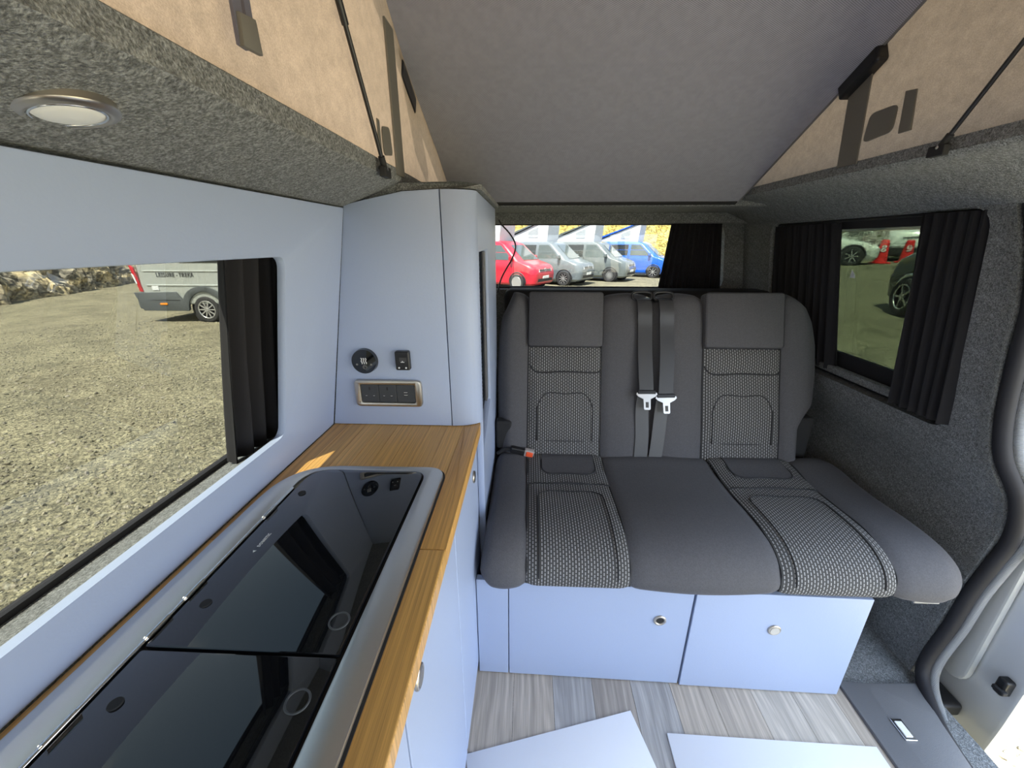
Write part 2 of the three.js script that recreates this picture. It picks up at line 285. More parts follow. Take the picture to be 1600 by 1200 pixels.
mesh('ledge', plate([[-1.778, 0.764], [-0.963, 0.764], [-0.963, 0.79], [-1.778, 0.79]], [], 0.03, zy((y) => xr(y) + 0.012), { bevel: 0.006 }), felt, scene.getObjectByName('window_3'));
windowOf('window_4', null, null, plate([[-0.52, 0.70], [1.07, 0.70], [0.94, 1.32], [-0.40, 1.32]], [], 0.001, xy(ZF + 0.03)), glassCab, 'windscreen');
windowOf('window_5', null, null, plate(rect(0.60, 1.27, 0.78, 1.22), [], 0.001, zy((y) => xl(y) - 0.107)), glassCab, 'cab window on the kitchen side');
// felt ledge between the lining panel and the glass
struct('trim_1', plate([[-0.60, 0.786], [-0.508, 0.822], [-0.508, 0.79], [-0.60, 0.76]], [], 1.30, (a, b, d) => [a, b, -0.90 + d]), felt, 'grey felt window ledge behind the lining panel');
// wheel arch box beside the seat
struct('trim_2', box(0.99, 1.145, -0.004, 0.31, -1.7, -1.02, 0.05), felt, 'felt covered wheel arch under the seat end');

// door opening: rubber seal, ribbed edge strip, step
const sealPath = jamb.slice(0, -1).map(([z, y]) => V(xr(y) + 0.018, y, z + 0.014));
const low = [V(1.150, 0.035, -0.850), V(1.125, 0.002, -0.79), V(1.090, -0.010, -0.68), V(1.078, -0.014, -0.45), V(1.076, -0.015, 0.0), V(1.076, -0.015, 0.55)];
struct('trim_3', tube([...sealPath.slice(0, -1), ...low], 0.0155, 160, 12), rubber, 'black rubber door seal');
struct('trim_4', (() => { const g = tube([...sealPath.slice(0, -1), ...low].map((p, i) => p.clone().add(V(0.025, i > 11 ? -0.008 : 0, i > 11 ? 0 : 0.008))), 0.0115, 220, 10); const uv = g.attributes.uv; for (let i = 0; i < uv.count; i++) uv.setXY(i, uv.getY(i), uv.getX(i) * 2.6); return g; })(), ribGrey, 'pale ribbed edge strip of the door seal');
const step = thing('door_step', 'dark grey plastic entry step beside the open sliding door', 'step');
{
  const stepM = std({ color: lin(0.15, 0.15, 0.155), roughness: 0.55, bumpMap: rep(paintB, 0.03), bumpScale: 0.0006 });
  mesh('tread', plate([[0.905, -0.832], [0.985, -0.828], [1.14, -0.835], [1.105, -0.74], [1.075, -0.6], [1.062, 0.5], [0.90, 0.5]], [], 0.016, xz(-0.006), { r: 0.012, bevel: 0.004 }), stepM, step);
  mesh('riser', box(1.045, 1.075, -0.16, -0.004, -0.72, 0.5, 0.006), stepM, step);
  const l = mesh('entry_lamp', box(0.955, 0.985, 0.009, 0.014, -0.735, -0.685, 0.002).translate(0.015, 0, 0), chrome, step);
  mesh('lamp_lens', box(0.976, 0.994, 0.012, 0.0155, -0.728, -0.692, 0.001), printWhite, l);
}
// the sliding door, slid back along the outside of the body
const door = struct('door_1', null, null, 'silver sliding door slid open behind the seat');
{
  const X = 1.235;
  mesh('door_panel', plate([[-1.95, -0.22], [-0.735, -0.22], [-0.725, 0.0], [-0.72, 0.4], [-0.735, 0.72], [-0.78, 0.9], [-0.86, 1.28], [-1.95, 1.28]], [{ pts: rect(-1.72, -0.95, 0.76, 1.24), r: 0.05 }], 0.05, zy((y) => X + 0.01 - Math.max(0, y - 0.75) * 0.16), { r: 0.03, bevel: 0.008 }), silver, door);
  mesh('door_pane', plate(rect(-1.74, -0.93, 0.74, 1.26), [], 0.001, zy((y) => X + 0.045 - Math.max(0, y - 0.75) * 0.16)), glassRight, door);
  mesh('inner_panel', plate([[-1.85, 0.03], [-0.815, 0.03, 0.05], [-0.815, 0.46], [-0.84, 0.66], [-1.85, 0.66]], [{ pts: [[-0.985, 0.395], [-0.885, 0.395], [-0.885, 0.475], [-0.985, 0.475]], r: 0.04 }], 0.018, zy(X - 0.012), { r: 0.03, bevel: 0.005 }), silverDull, door);
  mesh('hole_rim', new THREE.TorusGeometry(0.052, 0.009, 8, 28).rotateY(Math.PI / 2).translate(X - 0.012, 0.435, -0.935), silver, door);
  mesh('arm_rail', box(X - 0.045, X, 0.49, 0.53, -1.0, -0.75, 0.012), silverDull, door);
  for (const [y, z] of [[0.20, -0.875], [0.06, -0.90], [0.60, -0.87], [0.50, -0.80]]) mesh('clip', rod([X - 0.022, y, z], [X + 0.01, y, z], 0.008), silver, door);
  const br = mesh('roller_bracket', box(X - 0.10, X + 0.01, -0.075, -0.03, -0.95, -0.80, 0.012), blackPlastic, door);
  mesh('roller', rod([X - 0.06, -0.10, -0.83], [X - 0.06, -0.03, -0.83], 0.022), blackMatt, br);
  const la = mesh('latch', box(X - 0.012, X + 0.02, 0.10, 0.15, -0.765, -0.742, 0.006), blackPlastic, door);
  mesh('latch_hook', box(X - 0.02, X - 0.006, 0.112, 0.124, -0.762, -0.735, 0.003), blackMatt, la);
  mesh('lower_seal', rod([X + 0.01, -0.225, -1.9], [X + 0.01, -0.225, -0.75], 0.014), rubber, door);
}

// ------------------------------------------------------------------ kitchen side: lining panel, worktop, cabinets, tower
one('lining_panel', plate([[-0.9145, 0.758], [0.5, 0.758], [0.5, 1.268], [-0.9145, 1.272]], [{ pts: [[-0.698, 0.836], [0.28, 0.836], [0.28, 1.178], [-0.698, 1.178]], r: 0.022 }], 0.016, zy((y) => xl(y) - 0.016), { bevel: 0.0025 }), blue, 'pale blue lining panel with a large window cut-out', 'wall panel');
const worktop = thing('worktop', 'oak stave worktop running under the window to the tower', 'worktop');
{
  const n = 9, x0 = -0.501, x1 = -0.122, w = (x1 - x0) / n;
  for (let c = 0; c < n; c++) {
    let z = -0.950;
    while (z < 0.40) {
      const L = Math.min(rr(0.3, 0.62), 0.40 - z), front = c === n - 1, a = x0 + c * w, b = a + w;
      let g;
      if (z < -0.949 && front) g = plate([[a, z], [b, z, 0.03], [b, z + L], [a, z + L]], [], 0.03, xz(0.727), { r: 0.0004, bevel: 0.0015 });
      else g = box(a + 0.0002, b - 0.0002, 0.727, 0.757, z + 0.0002, z + L - 0.0002, front ? 0.003 : 0.0006);
      const s1 = rnd(), s2 = rnd(), uv = g.attributes.uv;
      for (let i = 0; i < uv.count; i++) uv.setXY(i, uv.getX(i) + s1, uv.getY(i) + s2);
      mesh('stave', g, oaks[Math.floor(rnd() * oaks.length)], worktop);
      z += L;
      if (0.40 - z < 0.05) break;
    }
  }
}
const kitchen = thing('kitchen_cabinet', 'pale blue kitchen cabinet under the oak worktop', 'cabinet');
{
  mesh('body', box(-0.50, -0.152, 0.0, 0.726, -0.915, 0.40), blue, kitchen);
  const knobs = { 0: [0.652, -0.847], 1: [0.688, -0.34] };
  [[-0.914, -0.602], [-0.598, -0.292], [-0.288, 0.05], [0.054, 0.398]].forEach(([a, b], i) => {
    const d = mesh('door', box(-0.151, -0.133, 0.045, 0.715, a, b, 0.002), blue, kitchen);
    const k = knobs[i] ?? [0.66, b - 0.05];
    mesh('button_catch', new THREE.TorusGeometry(0.0125, 0.003, 10, 28).rotateY(Math.PI / 2).translate(-0.131, k[0], k[1]), nickel, d);
    mesh('button_catch', rod([-0.134, k[0], k[1]], [-0.128, k[0], k[1]], 0.0115, 0.0105, 26), nickel, d);
  });
}
const tower = thing('tower_cabinet', 'tall pale blue tower cabinet with a rounded corner on the worktop end', 'cabinet');
{
  const top = [[-0.402, 1.278], [-0.34, 1.291], [-0.272, 1.304], [-0.194, 1.308]];
  mesh('front_panel', plate([[-0.5005, 0.7585], [-0.1935, 0.7585], ...[...top].reverse()], [], 0.018, xy(-0.933), { bevel: 0.0015 }), blue, tower);
  const R = 0.073, arc = (r, n = 12) => Array.from({ length: n + 1 }, (_, i) => { const t = i / n * Math.PI / 2; return [-0.191 + r * Math.sin(t), -0.952 + (r - 0.036) * Math.cos(t)]; });
  mesh('corner_panel', plate([...arc(R), ...arc(R - 0.018).reverse()], [], 0.549, xz(0.7585), { bevel: 0.0005 }), blue, tower);
  mesh('side_panel', plate([[-1.44, 0.0], [-0.9525, 0.0], [-0.9525, 0.724], [-0.954, 0.76], [-0.9525, 1.308], [-1.44, 1.308]], [{ pts: [[-1.165, 0.735], [-0.962, 0.665], [-0.962, 1.18], [-1.165, 1.186]], r: 0.004 }], 0.018, zy(-0.136), { bevel: 0.001 }), blue, tower);
  mesh('lower_panel', box(-0.151, -0.1365, 0.045, 0.715, -0.951, -0.918, 0.002), blue, tower);
  mesh('back_panel', plate([[-0.50, 0.0], [-0.137, 0.0], [-0.137, 1.29], [-0.28, 1.288], [-0.405, 1.262], [-0.50, 0.80]], [], 0.015, xy(-1.44)), blue, tower);
  mesh('top_panel', plate([[-0.40, -1.43], [-0.14, -1.43], [-0.14, -0.96], [-0.19, -0.935], [-0.39, -0.935]], [], 0.012, xz(1.285)), blue, tower);
  // tambour shutter in the side opening
  const sh = mesh('shutter_edge', box(-0.132, -0.124, 0.742, 1.18, -1.160, -1.128, 0.003), std({ color: lin(0.09, 0.09, 0.10), roughness: 0.4 }), tower);
  const slatM = phys({ color: lin(0.03, 0.034, 0.038), roughness: 0.12, clearcoat: 1, clearcoatRoughness: 0.05 });
  const slat = new THREE.CylinderGeometry(0.0065, 0.0065, 0.165, 10).rotateX(Math.PI / 2);
  for (let i = 0; i < 42; i++) { const m = mesh('slat', slat, slatM, sh); m.position.set(-0.143, 0.68 + i * 0.0122, -1.047); }
}
one('roof_edge_strip', plate([[-0.395, 1.283], [-0.272, 1.307], [-0.15, 1.311], [-0.108, 1.311], [-0.108, 1.322], [-0.15, 1.324], [-0.275, 1.322], [-0.36, 1.312]], [], 0.50, (a, b, d) => [a, b, -0.93 - d + (a > -0.15 ? -0.03 : 0)], {}), felt, 'thin grey felt strip along the top of the tower cabinet', 'felt strip');

// controls and sockets on the tower
{
  const z = -0.9148;
  const h = thing('heater_control', 'round black heater control with heat symbol on the tower', 'control', [-0.397, 0.930, z]);
  mesh('dial', new THREE.CylinderGeometry(0.0300, 0.0315, 0.011, 48).rotateX(Math.PI / 2).translate(0, 0, 0.0055), blackGlass, h);
  for (let k = -1; k <= 1; k++) mesh('heat_symbol', tube([[k * 0.0052 - 0.0012, 0.0095, 0.0114], [k * 0.0052 + 0.0012, 0.006, 0.0114], [k * 0.0052 - 0.001, 0.002, 0.0114], [k * 0.0052 + 0.0012, -0.003, 0.0114], [k * 0.0052 + 0.0004, -0.0055, 0.0114]], 0.0010, 16, 6), printWhite, h);
  mesh('power_symbol', new THREE.TorusGeometry(0.0048, 0.0006, 6, 28).translate(0.0012, -0.0135, 0.0113), printGrey, h);
  mesh('power_symbol', new THREE.TorusGeometry(0.0022, 0.0005, 6, 20, 4.6).translate(0.0012, -0.0135, 0.0113), printGrey, h);
  for (const s of [-1, 1]) mesh('symbol_dot', new THREE.CylinderGeometry(0.0025, 0.0025, 0.0006, 14).rotateX(Math.PI / 2).translate(s * 0.0175, -0.007, 0.0112), printGrey, h);
  const sw = thing('dimmer_switch', 'small square black switch module with two white dots on the tower', 'switch', [-0.3015, 0.934, z]);
  mesh('module', new RoundedBoxGeometry(0.035, 0.047, 0.016, 3, 0.004).translate(0, 0, 0.008), blackPlastic, sw);
  mesh('display', new THREE.BoxGeometry(0.017, 0.010, 0.0008).translate(0.002, 0.004, 0.0163), std({ color: lin(0.05, 0.05, 0.052), roughness: 0.3 }), sw);
  mesh('display_mark', new THREE.BoxGeometry(0.009, 0.0014, 0.0005).translate(0.001, -0.0025, 0.0166), printWhite, sw);
  mesh('display_mark', new THREE.BoxGeometry(0.0018, 0.003, 0.0005).translate(0.001, -0.0005, 0.0166), printWhite, sw);
  for (const s of [-1, 1]) mesh('dot', new THREE.CylinderGeometry(0.0022, 0.0022, 0.001, 16).rotateX(Math.PI / 2).translate(s * 0.0085, -0.0168, 0.0162), printWhite, sw);
  const so = thing('socket_plate', 'three-gang brushed nickel socket plate with dark sockets on the tower', 'socket', [-0.3455, 0.848, z]);
  mesh('plate_frame', plate(rect(-0.084, 0.084, -0.0345, 0.0345), [{ pts: rect(-0.068, 0.067, -0.0235, 0.0235), r: 0.004 }], 0.013, xy(0), { r: 0.012, bevel: 0.004 }), nickel, so);
  const dk = std({ color: lin(0.04, 0.044, 0.05), roughness: 0.5 });
  [[-0.068, -0.0245], [-0.0238, 0.0198], [0.0205, 0.067]].forEach(([a, b], i) => {
    const m = mesh(i < 2 ? 'socket' : 'charge_socket', box(a, b, -0.0235, 0.0235, 0.001, 0.010, 0.0015), dk, so), c = (a + b) / 2;
    if (i < 2) {
      mesh('pin_slot', box(c - 0.0018, c + 0.0018, 0.009, 0.017, 0.0095, 0.0104), blackMatt, m);
      for (const s of [-1, 1]) { mesh('pin_slot', box(c + s * 0.0095 - 0.003, c + s * 0.0095 + 0.003, -0.0085, -0.0055, 0.0095, 0.0104), blackMatt, m); mesh('pin_cover', box(c + s * 0.0095 - 0.0022, c + s * 0.0095 + 0.0022, -0.0064, -0.0055, 0.0098, 0.0107), printWhite, m); }
    } else for (const y of [0.003, -0.004]) { mesh('port', box(c - 0.0055, c + 0.0055, y - 0.0018, y + 0.0018, 0.0095, 0.0104), blackMatt, m); mesh('port_tongue', box(c - 0.0045, c + 0.0045, y + 0.0002, y + 0.0012, 0.0098, 0.0107), printWhite, m); }
  });
}

// hob and sink unit under two glass lids
const hob = thing('hob_sink_unit', 'steel hob and sink unit with two black glass lids set in the worktop', 'hob');
{
  const Y = 0.757, Z1 = 0.09;
  const outer = [[-0.486, -0.702, 0.11], [-0.166, -0.707, 0.04], [-0.163, Z1, 0.04], [-0.487, Z1, 0.05]];
  const inner = [[-0.443, -0.688, 0.055], [-0.203, -0.688, 0.03], [-0.203, Z1 - 0.03, 0.02], [-0.443, Z1 - 0.03, 0.02]];
  mesh('rim', plate(outer, [{ pts: inner, r: 0.03 }], 0.008, xz(Y), { bevel: 0.003, curve: 14 }), steel, hob);
  mesh('seal_line', plate(outer.map(([a, b, r]) => [a + (a < -0.3 ? -0.003 : 0.003), b + (b < -0.3 ? -0.003 : 0.003), r]), [], 0.0016, xz(Y), { curve: 14 }), blackMatt, hob);
  mesh('tray', plate(inner, [], 0.002, xz(Y + 0.001), { curve: 10 }), blackMatt, hob);
  const lid = (z0, z1, far) => {
    const l = mesh('glass_lid', plate([[-0.432, z0, far ? 0.045 : 0.004], [-0.206, z0, far ? 0.025 : 0.004], [-0.206, z1, 0.004], [-0.432, z1, 0.004]], [], 0.006, xz(Y + 0.0045), { bevel: 0.0012, curve: 12 }), blackGlass, hob);
    return l;
  };
  const a = lid(-0.684, -0.3065, true), b = lid(-0.303, Z1 - 0.034, false), T = Y + 0.0105;
  const ring = (x, z, r, t, p, m = chrome) => mesh('finger_hole', new THREE.TorusGeometry(r, t, 8, 36).rotateX(Math.PI / 2).translate(x, T, z), m, p);
  const darkRing = std({ color: lin(0.05, 0.055, 0.06), roughness: 0.3 });
  ring(-0.225, -0.348, 0.0115, 0.0012, a, darkRing); ring(-0.226, -0.258, 0.0115, 0.0012, b, darkRing);
  for (const [x, z, p] of [[-0.406, -0.365, a], [-0.412, -0.602, a], [-0.406, -0.248, b]]) mesh('lid_buffer', new THREE.CylinderGeometry(0.0062, 0.007, 0.0014, 24).translate(x, T + 0.0004, z), blackMatt, p);
  const t = text('DOMETIC', 0.0048, 0.0002).rotateX(-Math.PI / 2).rotateY(Math.PI / 2).translate(-0.404, T + 0.0001, -0.480);
  mesh('lettering', t, printWhite, a);
  mesh('emblem', new THREE.CylinderGeometry(0.003, 0.003, 0.0004, 3).translate(-0.404, T + 0.0002, -0.456), printWhite, a);
  const hinge = mesh('hinge_bar', box(-0.442, -0.436, Y + 0.004, Y + 0.0115, -0.62, Z1 - 0.05, 0.0025), chrome, hob);
  for (const z of [-0.56, -0.40, -0.345, -0.24, -0.12]) mesh('hinge_knuckle', rod([-0.437, Y + 0.011, z], [-0.437, Y + 0.011, z + 0.03], 0.0035), chrome, hinge);
}

// ------------------------------------------------------------------ pop-top: canvas sides, bed board, struts, straps
{
  const zB = -1.655, zT = 0.5, wav = (z, y, s) => 0.006 * Math.sin(z * 9 + s) * Math.sin((y - 1.3) * 5) + 0.004 * n3(z * 6 + s, y * 6, 5);
  const side = (x, y0, s) => sheet((u, v) => { const z = lerp(zB, zT, u), yt = Math.max(roofY(z) + 0.01, y0 + 0.002), y = lerp(y0, yt, v); return V(x + Math.sign(s) * (v > 0 && v < 1 ? wav(z, y, s) * smoothstep(1 - u, 0, 0.1) : 0), y, z); }, 90, 40, (u, v, p) => [p.z, p.y]);
  one('pop_top_canvas', side(-0.283, 1.33, -1), canvasM, 'beige canvas side of the pop-top above the kitchen', 'canvas wall');
  one('pop_top_canvas', side(0.753, 1.365, 1), canvasM, 'beige canvas side of the pop-top above the sliding door', 'canvas wall');
  one('pop_top_canvas', sheet((u, v) => V(lerp(-0.31, 0.78, u), lerp(1.34, roofY(zT) + 0.01, v), zT), 8, 20), canvasM, 'beige canvas front of the pop-top, above the cab', 'canvas wall');

  // bed board lifted with the roof
  const bd = thing('roof_bed_board', 'dark grey fabric covered bed board sloping up into the pop-top', 'bed board', [0.22, 1.335, -1.585]);
  const L = 1.95;
  const b = mesh('board', uvm(new RoundedBoxGeometry(1.04, 0.022, L, 3, 0.006).translate(0, 0.011, L / 2)), boardM, bd);
  for (const s of [-1, 1]) mesh('edge_piping', rod([s * 0.521, 0.004, 0.004], [s * 0.521, 0.004, L], 0.0045), std({ color: lin(0.16, 0.155, 0.155), roughness: 0.8 }), bd);
  mesh('rear_edge', box(-0.515, 0.515, -0.004, 0.02, -0.006, 0.012, 0.004), blackMatt, bd);
  bd.rotation.x = -26.2 * Math.PI / 180;

  // gas struts
  for (const [x, y, z, lab] of [[-0.268, 1.328, -0.806, 'thin black gas strut in front of the kitchen-side canvas'], [0.735, 1.362, -0.846, 'thin black gas strut in front of the door-side canvas']]) {
    const s = thing('gas_strut', lab, 'strut', [x, y, z]), d = V(0, 1.49, 1).normalize();
    const at = (t) => [d.x * t, d.y * t, d.z * t];
    mesh('rod', rod(at(0.01), at(0.24), 0.0036), blackPlastic, s);
    mesh('cylinder', rod(at(0.2), at(0.72), 0.0052), blackPlastic, s);
    mesh('end_fitting', rod(at(-0.006), at(0.022), 0.0058), blackMatt, s);
    mesh('ball_stud', new THREE.SphereGeometry(0.0068, 14, 10), chrome, s);
    mesh('bracket', box(-0.006, 0.006, -0.014, 0.004, -0.018, 0.014, 0.002), blackMatt, s);
  }
  // patches and straps on the canvas
  const film = std({ color: lin(0.15, 0.14, 0.12), roughness: 0.7 }), filmDark = std({ color: lin(0.03, 0.029, 0.028), roughness: 0.7 });
  const sL = thing('canvas_strap', 'dark vertical webbing strap on the kitchen-side canvas by the bed board', 'strap');
  mesh('strap_band', box(-0.281, -0.277, 1.335, 1.60, -0.965, -0.915, 0.001), film, sL);
  const pL = thing('canvas_patch', 'small grey rounded patch beside a strip on the kitchen-side canvas', 'patch');
  mesh('patch_panel', plate([[-0.896, 1.366], [-0.846, 1.358], [-0.842, 1.405], [-0.888, 1.414]], [], 0.003, zy(-0.281), { r: 0.012 }), film, pL);
  mesh('strip', box(-0.281, -0.278, 1.347, 1.412, -0.832, -0.820), film, pL);
  const sR = thing('canvas_strap', 'dark vertical webbing strap on the door-side canvas by the bed board', 'strap');
  mesh('strap_band', plate([[-1.118, 1.372], [-1.058, 1.372], [-1.080, 1.56], [-1.142, 1.56]], [], 0.003, zy(0.744)), film, sR);
  const pR = thing('canvas_patch', 'grey rounded patch beside an upright strip on the door-side canvas', 'patch');
  mesh('patch_panel', plate([[-1.055, 1.412], [-0.98, 1.418], [-0.983, 1.468], [-1.052, 1.468]], [], 0.003, zy(0.744), { r: 0.014 }), film, pR);
  mesh('strip', plate([[-0.962, 1.410], [-0.934, 1.410], [-0.947, 1.482], [-0.972, 1.486]], [], 0.003, zy(0.744)), film, pR);
  // roof latches at the board's edges
  const latch = (x, y, z, lab) => {
    const l = thing('roof_latch', lab, 'latch', [x, y, z]);
    mesh('latch_body', box(-0.012, 0.02, -0.022, 0.022, -0.055, 0.055, 0.006), blackPlastic, l);
    mesh('latch_arm', box(-0.008, 0.012, 0.012, 0.026, -0.02, 0.075, 0.004), blackMatt, l);
    l.rotation.x = -26.2 * Math.PI / 180; return l;
  };
  latch(-0.296, 1.541, -1.09, 'black roof latch between the bed board and kitchen-side canvas').scale.x = -1;
  latch(0.738, 1.562, -1.105, 'black roof latch between the bed board and door-side canvas');
  // loose strap with a folded end, high on the canvas
  const st = thing('hanging_strap', 'grey-purple webbing strap with a folded end hanging on the canvas', 'strap');
  const sb = (z0, z1, yb, yt, x, m, n) => mesh(n, plate([[z0, yb], [z1, yb], [z1 - 0.006, yt], [z0 - 0.006 , yt]], [], 0.003, zy(x)), m, st);
  sb(-0.449, -0.436, 1.372, 1.56, -0.272, webGrey, 'webbing'); sb(-0.464, -0.454, 1.376, 1.56, -0.272, webGrey, 'webbing');
  mesh('folded_end', plate([[-0.466, 1.374], [-0.437, 1.371], [-0.440, 1.398], [-0.464, 1.402]], [], 0.006, zy(-0.271), { bevel: 0.0015 }), std({ color: lin(0.16, 0.15, 0.13), roughness: 0.8 }), st);
}
// downlight in the felt lining
{
  const m = (1.316 - 1.275) / (-0.292 + 0.402), ang = Math.atan(m);
  const l = thing('downlight', 'round satin nickel downlight with a white lens in the felt lining', 'ceiling light', [-0.351, 1.2935, -0.337]);
  mesh('trim_ring', new THREE.LatheGeometry([[0.0228, 0.001], [0.0234, 0.0028], [0.0262, 0.0032], [0.0305, 0.0018], [0.0315, 0]].map(([a, b]) => new THREE.Vector2(a, -b)), 56), nickel, l);
  mesh('housing', new THREE.CylinderGeometry(0.0305, 0.0305, 0.016, 48, 1, true).translate(0, 0.008, 0), nickel, l);
  mesh('inner_ring', new THREE.TorusGeometry(0.0218, 0.0011, 10, 48).rotateX(Math.PI / 2).translate(0, -0.002, 0), chrome, l);
  mesh('lens', new THREE.LatheGeometry([[0, 0.0042], [0.014, 0.0038], [0.0205, 0.002], [0.0212, 0]].map(([a, b]) => new THREE.Vector2(a, -b)), 48), std({ color: lin(0.88, 0.87, 0.82), roughness: 0.35 }), l);
  l.rotation.z = ang * 0.5;
}

// ------------------------------------------------------------------ bench seat
const base = thing('bench_cabinet', 'pale blue bench base cabinet with two doors under the seat', 'cabinet', [-0.131, 0, -0.818]);
{
  base.rotation.y = -0.018;
  mesh('body', box(0.018, 1.008, 0.0, 0.350, -0.44, -0.018), blue, base);
  mesh('filler_panel', box(0, 0.0855, 0.003, 0.353, -0.018, 0, 0.0015), blue, base);
  const d1 = mesh('door', box(0.088, 0.5735, 0.003, 0.353, -0.018, 0, 0.0015), blue, base);
  const d2 = mesh('door', box(0.5775, 1.012, 0.003, 0.353, -0.018, 0.004, 0.0015), blue, base);
  mesh('catch_ring', new THREE.TorusGeometry(0.0135, 0.0035, 10, 32).translate(0.495, 0.243, 0.001), nickel, d1);
  mesh('catch_hole', new THREE.CylinderGeometry(0.012, 0.012, 0.002, 28).rotateX(Math.PI / 2).translate(0.495, 0.243, 0), blackMatt, d1);
  mesh('catch_ring', new THREE.TorusGeometry(0.0135, 0.0035, 10, 32).translate(0.792, 0.235, 0.005), nickel, d2);
  mesh('button_catch', new THREE.CylinderGeometry(0.0115, 0.0125, 0.006, 28).rotateX(Math.PI / 2).translate(0.792, 0.235, 0.006), std({ color: lin(0.62, 0.58, 0.5), roughness: 0.4, metalness: 0.6 }), d2);
}
const bench = thing('double_bench', 'dark grey double bench seat with woven grey panels and headrest pads', 'seat');
const frame = new THREE.Group(), cushion = new THREE.Group(), back = new THREE.Group();
frame.name = 'frame'; cushion.name = 'seat_cushion'; back.name = 'backrest'; bench.add(frame, cushion, back);
mesh('rail', box(0.885, 1.075, 0.345, 0.362, -0.86, -0.83, 0.003), std({ color: lin(0.4, 0.39, 0.37), roughness: 0.5, metalness: 0.4 }), frame);
mesh('rail', box(0.885, 1.075, 0.345, 0.362, -1.25, -1.22, 0.003), std({ color: lin(0.4, 0.39, 0.37), roughness: 0.5, metalness: 0.4 }), frame);
mesh('end_bracket', box(1.0, 1.065, 0.325, 0.358, -0.845, -0.815, 0.003), std({ color: lin(0.3, 0.29, 0.27), roughness: 0.5 }), frame);
mesh('side_plate', box(1.02, 1.032, 0.31, 0.36, -1.25, -0.95, 0.003), blackMatt, frame);

const gauss = (d, s) => Math.exp(-(d * d) / (s * s));
const SEAMX = [0.003, 0.266, 0.637, 0.913];
const cProf = new THREE.CatmullRomCurve3([[-1.30, 0.40], [-1.297, 0.455], [-1.265, 0.476], [-1.18, 0.470], [-1.08, 0.468], [-0.98, 0.474], [-0.90, 0.474], [-0.845, 0.464], [-0.805, 0.440], [-0.786, 0.405], [-0.788, 0.374], [-0.808, 0.360], [-0.87, 0.358], [-1.05, 0.358], [-1.30, 0.36]].map(([z, y]) => V(0, y, z)), false, 'centripetal');
const cLen = cProf.getLength();
function cushionAt(x, s, lift = 0) {
  const p = cProf.getPointAt(clamp(s, 0, 1)), e = 0.004, n = cProf.getTangentAt(clamp(s, e, 1 - e)); // outward = (ty -> )
  let ny = -n.z, nz = n.y; // rotate tangent in the (z, y) plane
  if (ny < 0 && p.y > 0.46) { ny = -ny; nz = -nz; }
  const nn = V(0, n.z, -n.y);
  let bulge = 0;
  for (const q of SEAMX) bulge -= 0.006 * gauss(x - q, 0.012);
  const c = [[-0.116, 0.003, 0.012], [0.266, 0.637, 0.010], [0.913, 1.10, 0.010]];
  for (const [a, b, h] of c) if (x > a && x < b) bulge += h * Math.sin((x - a) / (b - a) * Math.PI);
  p.addScaledVector(nn, bulge * (1 - smoothstep(s, 0.56, 0.64)) + lift);
  const end = (t, k) => { const q = Math.sqrt(Math.max(0, 1 - t * t)); p.y = 0.41 + (p.y - 0.41) * lerp(1, q, 0.98); p.z = -1.06 + (p.z + 1.06) * lerp(1, q, k); };
  if (x > 1.02) end((x - 1.02) / 0.09, 0.30);
  if (x < -0.082) end((-0.082 - x) / 0.034, 0.06);
  p.x = x;
  return p;
}
